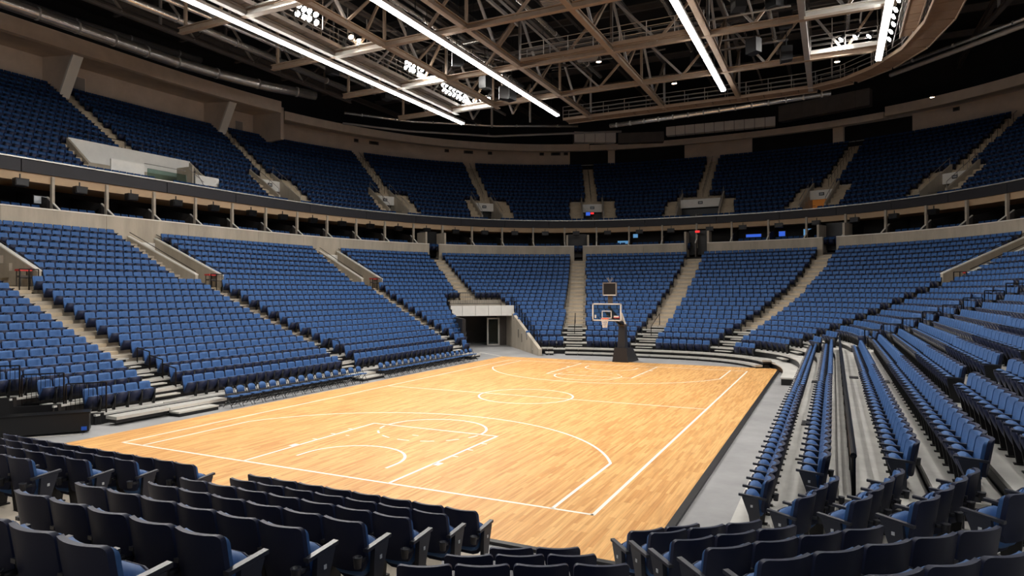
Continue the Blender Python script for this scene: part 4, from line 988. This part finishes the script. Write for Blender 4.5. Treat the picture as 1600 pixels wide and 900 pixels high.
for s in (-1, 1): m.box((hx + s * .285, by - .03, 3.285), (.05, .01, .43), 'white')
hb(m, 'target_square')
m = MB(); m.box((hx + .62, by - .028, 3.14), (.36, .008, .14), 'red'); m.box((hx + .6, by - .03, 3.17), (.3, .008, .1), 'white'); m.box((hx - .72, by - .028, 3.16), (.1, .008, .2), 'white'); hb(m, 'board_decal')
rimc = (hx, by - .42, 3.05)
m = MB(); m.tube([(rimc[0] + .235 * math.cos(a), rimc[1] + .235 * math.sin(a), 3.05) for a in np.linspace(0, 2 * math.pi, 25)[:-1]], .02, 'orange', 8, closed=True); m.box((hx, by - .1, 3.02), (.2, .2, .1), 'orange'); hb(m, 'rim', smooth=False)
m = MB()
for i in range(12):
    a = 2 * math.pi * i / 12
    for s in (-1, 1):
        P = []
        for j in range(6): r = .23 - .1 * (j / 5) ** .7; b = a + s * j * math.pi / 12; P.append((rimc[0] + r * math.cos(b), rimc[1] + r * math.sin(b), 3.04 - .55 * j / 5))
        m.tube(P, .012, 'net', 4, cap=False)
hb(m, 'net')
m = MB(); m.box((hx + .18, by + .12, 4.85), (.84, .2, .8), 'steeld'); sc_ = hb(m, 'shot_clock')
for nm, g in (('clock_frame', [((hx + .18, by + .0, 5.24), (.86, .06, .05)), ((hx - .23, by + .0, 4.85), (.05, .06, .8)), ((hx + .59, by + .0, 4.85), (.05, .06, .8))]), ('clock_light_bar', [((hx + .18, by + .0, 4.49), (.78, .06, .06))])):
    m = MB()
    for c, d in g: m.box(c, d, 'steelg' if nm == 'clock_frame' else 'white')
    m.build(nm, sc_)
m = MB(); m.box((hx + .18, by + .015, 4.86), (.74, .02, .66), 'black'); m.build('clock_face', sc_)
m = MB(); m.beam((hx + .18, by + .15, 3.9), (hx + .18, by + .15, 4.5), .3, .06, 'steeld'); hb(m, 'clock_mount')
m = MB()
for a in range(6):
    b = a * 1.05; m.tube([(hx + .18, by + .1, 5.25), (hx + .18 + .2 * math.cos(b), by + .1 + .1 * math.sin(b), 5.55 + .05 * math.sin(b * 2))], .012, 'steelg', 4)
hb(m, 'clock_cables')

# ------------------------------------------------------------ folding chairs along the left sideline
def fold_parts():
    b = MB(); k = b.mi('blue'); n = 8; b0 = len(b.v)
    for s in (0, 1):
        for i in range(n + 1):
            x = -.21 + .42 * i / n; top = .84 - .09 * (abs(2 * i / n - 1)) ** 2.5
            y = -.2 - .03 * (1 - (2 * i / n - 1) ** 2) + (.025 if s else 0); b.v += [(x, y + .04, .56), (x, y, top)]
    for i in range(n):
        a = b0 + 2 * i; c = a + 2 * (n + 1); b.f += [(a + 2, a, a + 1, a + 3), (c, c + 2, c + 3, c + 1), (a + 1, c + 1, c + 3, a + 3), (a, a + 2, c + 2, c)]; b.m += [k] * 4
    a = b0; c = a + 2 * (n + 1); b.f += [(a, c, c + 1, a + 1), (a + 2 * n, a + 2 * n + 1, c + 2 * n + 1, c + 2 * n)]; b.m += [k] * 2
    s = MB(); s.hexa([(-.2, -.18, .42), (.2, -.18, .42), (.22, .22, .44), (-.22, .22, .44), (-.2, -.18, .47), (.2, -.18, .47), (.22, .22, .49), (-.22, .22, .49)], 'blue')
    f = MB()
    for x in (-.23, .23): f.tube([(x, .28, .02), (x, .0, .43), (x, -.2, .84)], .014, 'rail', 5); f.tube([(x * .94, -.26, .02), (x * .94, .16, .44)], .014, 'rail', 5)
    f.tube([(-.23, .2, .14), (.23, .2, .14)], .012, 'rail', 5); f.tube([(-.22, -.2, .1), (.22, -.2, .1)], .012, 'rail', 5)
    return b.mesh('backrest', True), s.mesh('seat'), f.mesh('folding_frame')
FB, FS, FFR = fold_parts(); c_ = 0
for grp, (y0, y1, n) in enumerate(((-7.9, .75, 15), (2.75, 13.2, 18))):
    for i in range(n):
        y = y0 + (y1 - y0) * i / (n - 1)
        o = thing('folding_chair', f'blue folding chair, {orde(i)} from the camera in the {"nearer" if grp == 0 else "farther"} sideline row', 'chair', (-9.85, y, 0), -math.pi / 2, 'folding chairs along the left sideline')
        link('backrest', FB, o); link('seat', FS, o); link('folding_frame', FFR, o)
# low step platforms at the foot of the left and far stands
def platform(pts, label, z, wd=.7, mt='alu'):
    o = thing('bleacher_deck', label, 'platform', (*pts[0], 0)); b = Vector((*pts[0], 0))
    for i, (p_, q_) in enumerate(zip(pts[:-1], pts[1:])):
        a, c = Vector((*p_, z)) - b, Vector((*q_, z)) - b; d = (c - a).normalized()
        MB().beam(a + d * .02 - Vector((0, 0, .03)), c - d * .02 - Vector((0, 0, .03)), wd, .11, mt).build('deck_panel', o); MB().beam(a + Vector((0, 0, -.15)) + d * .04, c + Vector((0, 0, -.15)) - d * .04, wd * .8, .12, 'black').build('under_beam', o)
    return o
FD = [low(-.95, t) for t in np.linspace(70, 150, 15)]; FD2 = [low(-1.5, t) for t in np.linspace(70, 150, 15)]
platform(FD, 'upper light metal deck at the foot of the far stand', .5, .55)
platform(FD2, 'lower light metal deck at the foot of the far stand', .22, .45)
m = MB()
for a, b in zip(FD[:-1], FD[1:]): m.beam((*a, .12), (*b, .12), .3, .24, 'black')
m.build('trim_6')['kind'] = 'structure'
platform([(-10.75, -12.6), (-10.75, -10.4), (-10.75, -7.6)], 'light metal front deck at near end of the left stand', .3, .6)
platform([(-10.75, .9), (-10.75, 2.9)], 'light metal front deck at the second left aisle', .3, .6)
platform([(-10.85, -7.5), (-10.85, .8)], 'dark front deck behind the nearer folding chairs', .3, .5, 'black')
platform([(-10.85, 3.0), (-10.85, 13.6)], 'dark front deck behind the farther folding chairs', .3, .5, 'black')
platform([(-10.6, 13.8), (-10.6, 15.2)], 'light metal deck corner beside the far tunnel', .3, .8)
for q_, y in enumerate((-9.45, 2.0)):
    o = thing('step_platform', f'low metal step in front of the {ORD[q_]} left aisle', 'step', (-10.2, y, 0)); MB().box((0, 0, .16), (.55, 1.9, .06), 'alu').build('tread', o); MB().box((.02, 0, .07), (.5, 1.85, .13), 'black').build('base', o)
platform([low(-.95, t) for t in (58.5, 61.5, 64.5)], 'short light metal deck beside the far tunnel', .5, .5)
platform([low(-1.5, t) for t in (60, 62, 64.5)], 'short lower deck beside the far tunnel', .22, .4)

# ------------------------------------------------------------ railings
def railing(pts, label, hgt=1.05, bal=.14, mt='rail'):
    o = thing('railing', label, 'railing', pts[0]); b = Vector(pts[0]); P = [Vector(p) - b for p in pts]; H1 = Vector((0, 0, hgt)); m = MB()
    for a, c in zip(P[:-1], P[1:]): m.tube([a + H1, c + H1], .025, mt, 5); m.tube([a + Vector((0, 0, .08)), c + Vector((0, 0, .08))], .02, mt, 5)
    m.build('rails', o)
    for p in P: MB().tube([p, p + H1], .03, mt, 5).build('post', o)
    if bal:
        m = MB()
        for a, c in zip(P[:-1], P[1:]):
            n = max(2, int((c - a).length / bal))
            for i in range(1, n): q = a.lerp(c, i / n); m.tube([q + Vector((0, 0, .08)), q + H1], .011, mt, 4, cap=False)
        m.build('balusters', o)['kind'] = 'stuff'
    return o
# near end of the left stand, stepping up along the tunnel edge
def tedge(k, s=-6.34):
    # point on row k where the near tunnel edge cuts it
    x = low(k, -10)[0]; y2 = ((s) - (x + 7.5) * TN[0]) / TN[1] + 18.9; return (x, 1.2 - y2)
for q_, k in enumerate((0, 1, 2, 3, 4, 5)):
    a = tedge(k - .5); b = tedge(k + .45)
    railing([(a[0], a[1] + .05, H[k]), (b[0], b[1] + .05, H[k])], f'black barred guard at left stand near end, {ORD[q_]} from the court', 1.1, .13)
railing([(-12.3, -10.2, 1.45), (-12.3, -12.2, 1.45)], 'low black guard rail in front of third row at the near end of left stand', .55, .13) if False else None
m = MB()
for k in range(0, 11):
    a = tedge(k - .62, -6.2); b = tedge(k + .38, -6.2)
    m.hexa([(a[0], a[1], 0), (a[0] + .02, a[1] - .12, 0), (b[0] + .02, b[1] - .12, 0), (b[0], b[1], 0), (a[0], a[1], H[k] + .03), (a[0] + .02, a[1] - .12, H[k] + .03), (b[0] + .02, b[1] - .12, H[k] + .03), (b[0], b[1], H[k] + .03)], 'black' if k < 3 else 'conc_wall')
m.build('wall_near_tunnel')['kind'] = 'structure'
bx = thing('equipment_case', 'long black equipment case by the near left tunnel wall', 'case', (-11.3, -14.55, 0), math.radians(52))
MB().box((0, 0, .36), (2.6, .6, .6), 'black').build('body', bx); MB().box((0, 0, .68), (2.65, .65, .05), 'rail').build('lid', bx); MB().box((1.15, -.32, .16), (.16, .04, .12), 'bluebox').build('blue_label', bx)
for x in (-1.1, 1.1): MB().box((x, 0, .04), (.15, .5, .08), 'rail').build('caster', bx)
# rail between second and third right-hand rows
ra = thing('railing', 'long black rail between second and third rows along the right sideline', 'railing', (12.36, -15.8, H[2]))
for yy in np.arange(0, 31., 2.05): MB().tube([(0, yy, 0), (0, yy, 1.0)], .035, 'rail', 6).build('post', ra)
m = MB(); m.tube([(0, 0, 1.0), (0, 30.8, 1.0)], .05, 'rail', 8); m.tube([(0, 0, .55), (0, 30.8, .55)], .03, 'rail', 6); m.build('rails', ra)
m = MB(); m.box((0, 15.4, .3), (.04, 30.8, .56), 'black'); m.build('infill_panel', ra)
# far right corner guards
for q_, k in enumerate((4, 5, 6, 7, 8, 9, 10, 11, 12)):
    p, T, n = frame(low, k, 180 - tedge_r(k, 2.3))
    railing([(p[0] - n[0] * .45, p[1] - n[1] * .45, H[k]), (p[0] + n[0] * .3, p[1] + n[1] * .3, H[k])], f'black barred guard in the far right corner rows, {ORD[q_]} up from the court', 1.05, .13)
# dark hatches between right rows
for q_, (x, y, k) in enumerate(((11.45, -7.5, 2), (11.45, 2.0, 2), (12.75, 1.5, 3), (11.5, -12, 2), (13.55, -2, 4))):
    tag(MB().box((x, y, H[k] + .012), (.3, .7 if q_ != 3 else .12, .02), 'black').build('floor_hatch'), f'dark floor hatch between right-hand rows, {ORD[q_]} counted', 'hatch', 'dark floor hatches between the right-hand rows')
# aisle handrails at the foot of the left stand
for q_, (y, k) in enumerate(((-8.75, 3), (-8.75, 2), (-8.75, 1), (2.9, 2), (14.1, 2))):
    p = low(k, -17); railing([(p[0] + .45, y, H[k]), (p[0] - .35, y, H[k] + .15)], f'short bent handrail at foot of left stand aisles, {ORD[q_]} counted', .8, 0)
for q_, t in enumerate((71.3, 90.3)):
    p, T, n = frame(low, 3.5, t); railing([(*low(2.2, at(t, 2.2)), H[2]), (*low(4.8, at(t, 4.8)), H[5])], f'black centre handrail in the {AN[t]}', .9, 0)

# ------------------------------------------------------------ far left tunnel
def tun(s, d, z): return (-7.5 + TN[0] * s + TD[0] * d, 18.9 + TN[1] * s + TD[1] * d, z)
m = MB()
def slab(m, s0, s1, d0, d1, z0, z1, mt, z1b=None):
    zb = z1 if z1b is None else z1b
    m.hexa([tun(s0, d0, z0), tun(s0, d1, z0), tun(s1, d1, z0), tun(s1, d0, z0), tun(s0, d0, z1), tun(s0, d1, zb), tun(s1, d1, zb), tun(s1, d0, z1)][::1], mt)
slab(m, 0, .25, -.6, 9.5, 0, .5, 'conc_wall', 3.4); slab(m, 0, .25, 9.5, 16, 0, 3.5, 'conc_wall'); m.build('wall_tunnel_right')['kind'] = 'structure'
m = MB(); slab(m, -5.4, -5.15, 1.0, 16, 0, 2.7, 'suite_dark'); m.build('wall_tunnel_left')['kind'] = 'structure'
m = MB(); slab(m, -5.4, .2, 8.0, 16, 2.65, 2.8, 'suite_dark'); m.build('ceiling_tunnel')['kind'] = 'structure'
m = MB(); slab(m, -5.4, .2, 14, 14.2, 0, 2.7, 'steeld'); m.build('wall_tunnel_end')['kind'] = 'structure'
tb = thing('tunnel_header', 'white panelled header beam over the far left tunnel', 'header', tun(-2.6, 8, 3.1)); tbi = Matrix.Translation(-Vector(tun(-2.6, 8, 3.1)))
for i in range(5):
    m = MB(); slab(m, -5.4 + i * 1.12 + .015, -5.4 + (i + 1) * 1.12 - .015, 7.8, 8.05, 2.68, 3.55, 'white'); o = m.build('panel', tb); o.matrix_parent_inverse = tbi
td = thing('door_9', None, None, kind='structure')
m = MB(); slab(m, -1.75, -1.62, 9.9, 10.05, 0, 2.4, 'alu'); slab(m, -.75, -.62, 9.9, 10.05, 0, 2.4, 'alu'); slab(m, -1.75, -.62, 9.9, 10.05, 2.3, 2.42, 'alu'); slab(m, -1.75, -.62, 9.9, 10.05, 0, .12, 'alu'); m.build('door_frame', td)
m = MB(); slab(m, -1.62, -.75, 9.96, 9.99, .1, 2.3, 'glassg'); m.build('door_glass', td)
m = MB(); slab(m, -.6, .05, 9.9, 10.1, 0, 2.65, 'steeld'); m.build('side_panel', td)
# guards along both tunnel edges
for q_, k in enumerate(range(0, 10)):
    x0 = .3; d0 = k * 1.0 + .0
    a = tun(.35, .1 + k * .93, H[k] + .0); b = tun(.35, .95 + k * .93, H[k] + .0)
    railing([a, b], f'black guard stepping up right of the far tunnel, {orde(q_)} one from the court', .95, .2)
for q_, k in enumerate(range(0, 10)):
    a = tun(-5.45, 1.9 + k * .7, H[k]); b = tun(-5.45, 2.5 + k * .7, H[k])
    railing([a, b], f'black guard stepping up left of the far tunnel, {orde(q_)} one from the court', .95, .2)
a, b = tun(-5.3, 8.1, H[10]), tun(.1, 8.1, H[10])
railing([a, b], 'black barred guard above the white tunnel header', 1.0, .15)

# ------------------------------------------------------------ near terraces
m = MB()
for j in range(9):
    y = -19.42 - .97 * j; m.box((1.2, y + .05 - .0, nz_(j) - .3), (14.2, .97, .6), 'conc')
m.build('floor_near_terrace')['kind'] = 'structure'
m = MB()
for j in range(4):
    Z = 8.28 - .86 * j; la = .45; m.box((12.1 + fx * Z + rx * la, -28.113 + fy * Z + ry * la, .8 + .235 * j - .42), (2.6 + .4 * j, .86, .84), 'conc', rz=math.atan2(ry, rx))
m.build('floor_near_wedge')['kind'] = 'structure'
m = MB()
for j, (x0, y0, n, z) in enumerate(W2):
    c = 1.3; m.box((x0 + q * c, y0 + q * c, z - .5), (4.4, .88, 1.0), 'deck', rz=math.radians(45))
m.build('floor_near_angled')['kind'] = 'structure'
m = MB()
for j, (x0, y0, x1, y1, n, z) in enumerate([(11.63, -17.2, 11.95, -16.1, 3, .92), (12.3, -17.95, 12.8, -16.3, 4, 1.18), (12.95, -18.6, 13.6, -16.95, 4, 1.44), (13.75, -18.9, 14.6, -17.2, 4, 1.7), (14.6, -19.4, 15.5, -17.8, 4, 1.95)]):
    an = math.atan2(y1 - y0, x1 - x0); m.box(((x0 + x1) / 2, (y0 + y1) / 2, z - .5), (3.6, .86, 1.0), 'deck', rz=an)
m.build('floor_near_curve')['kind'] = 'structure'
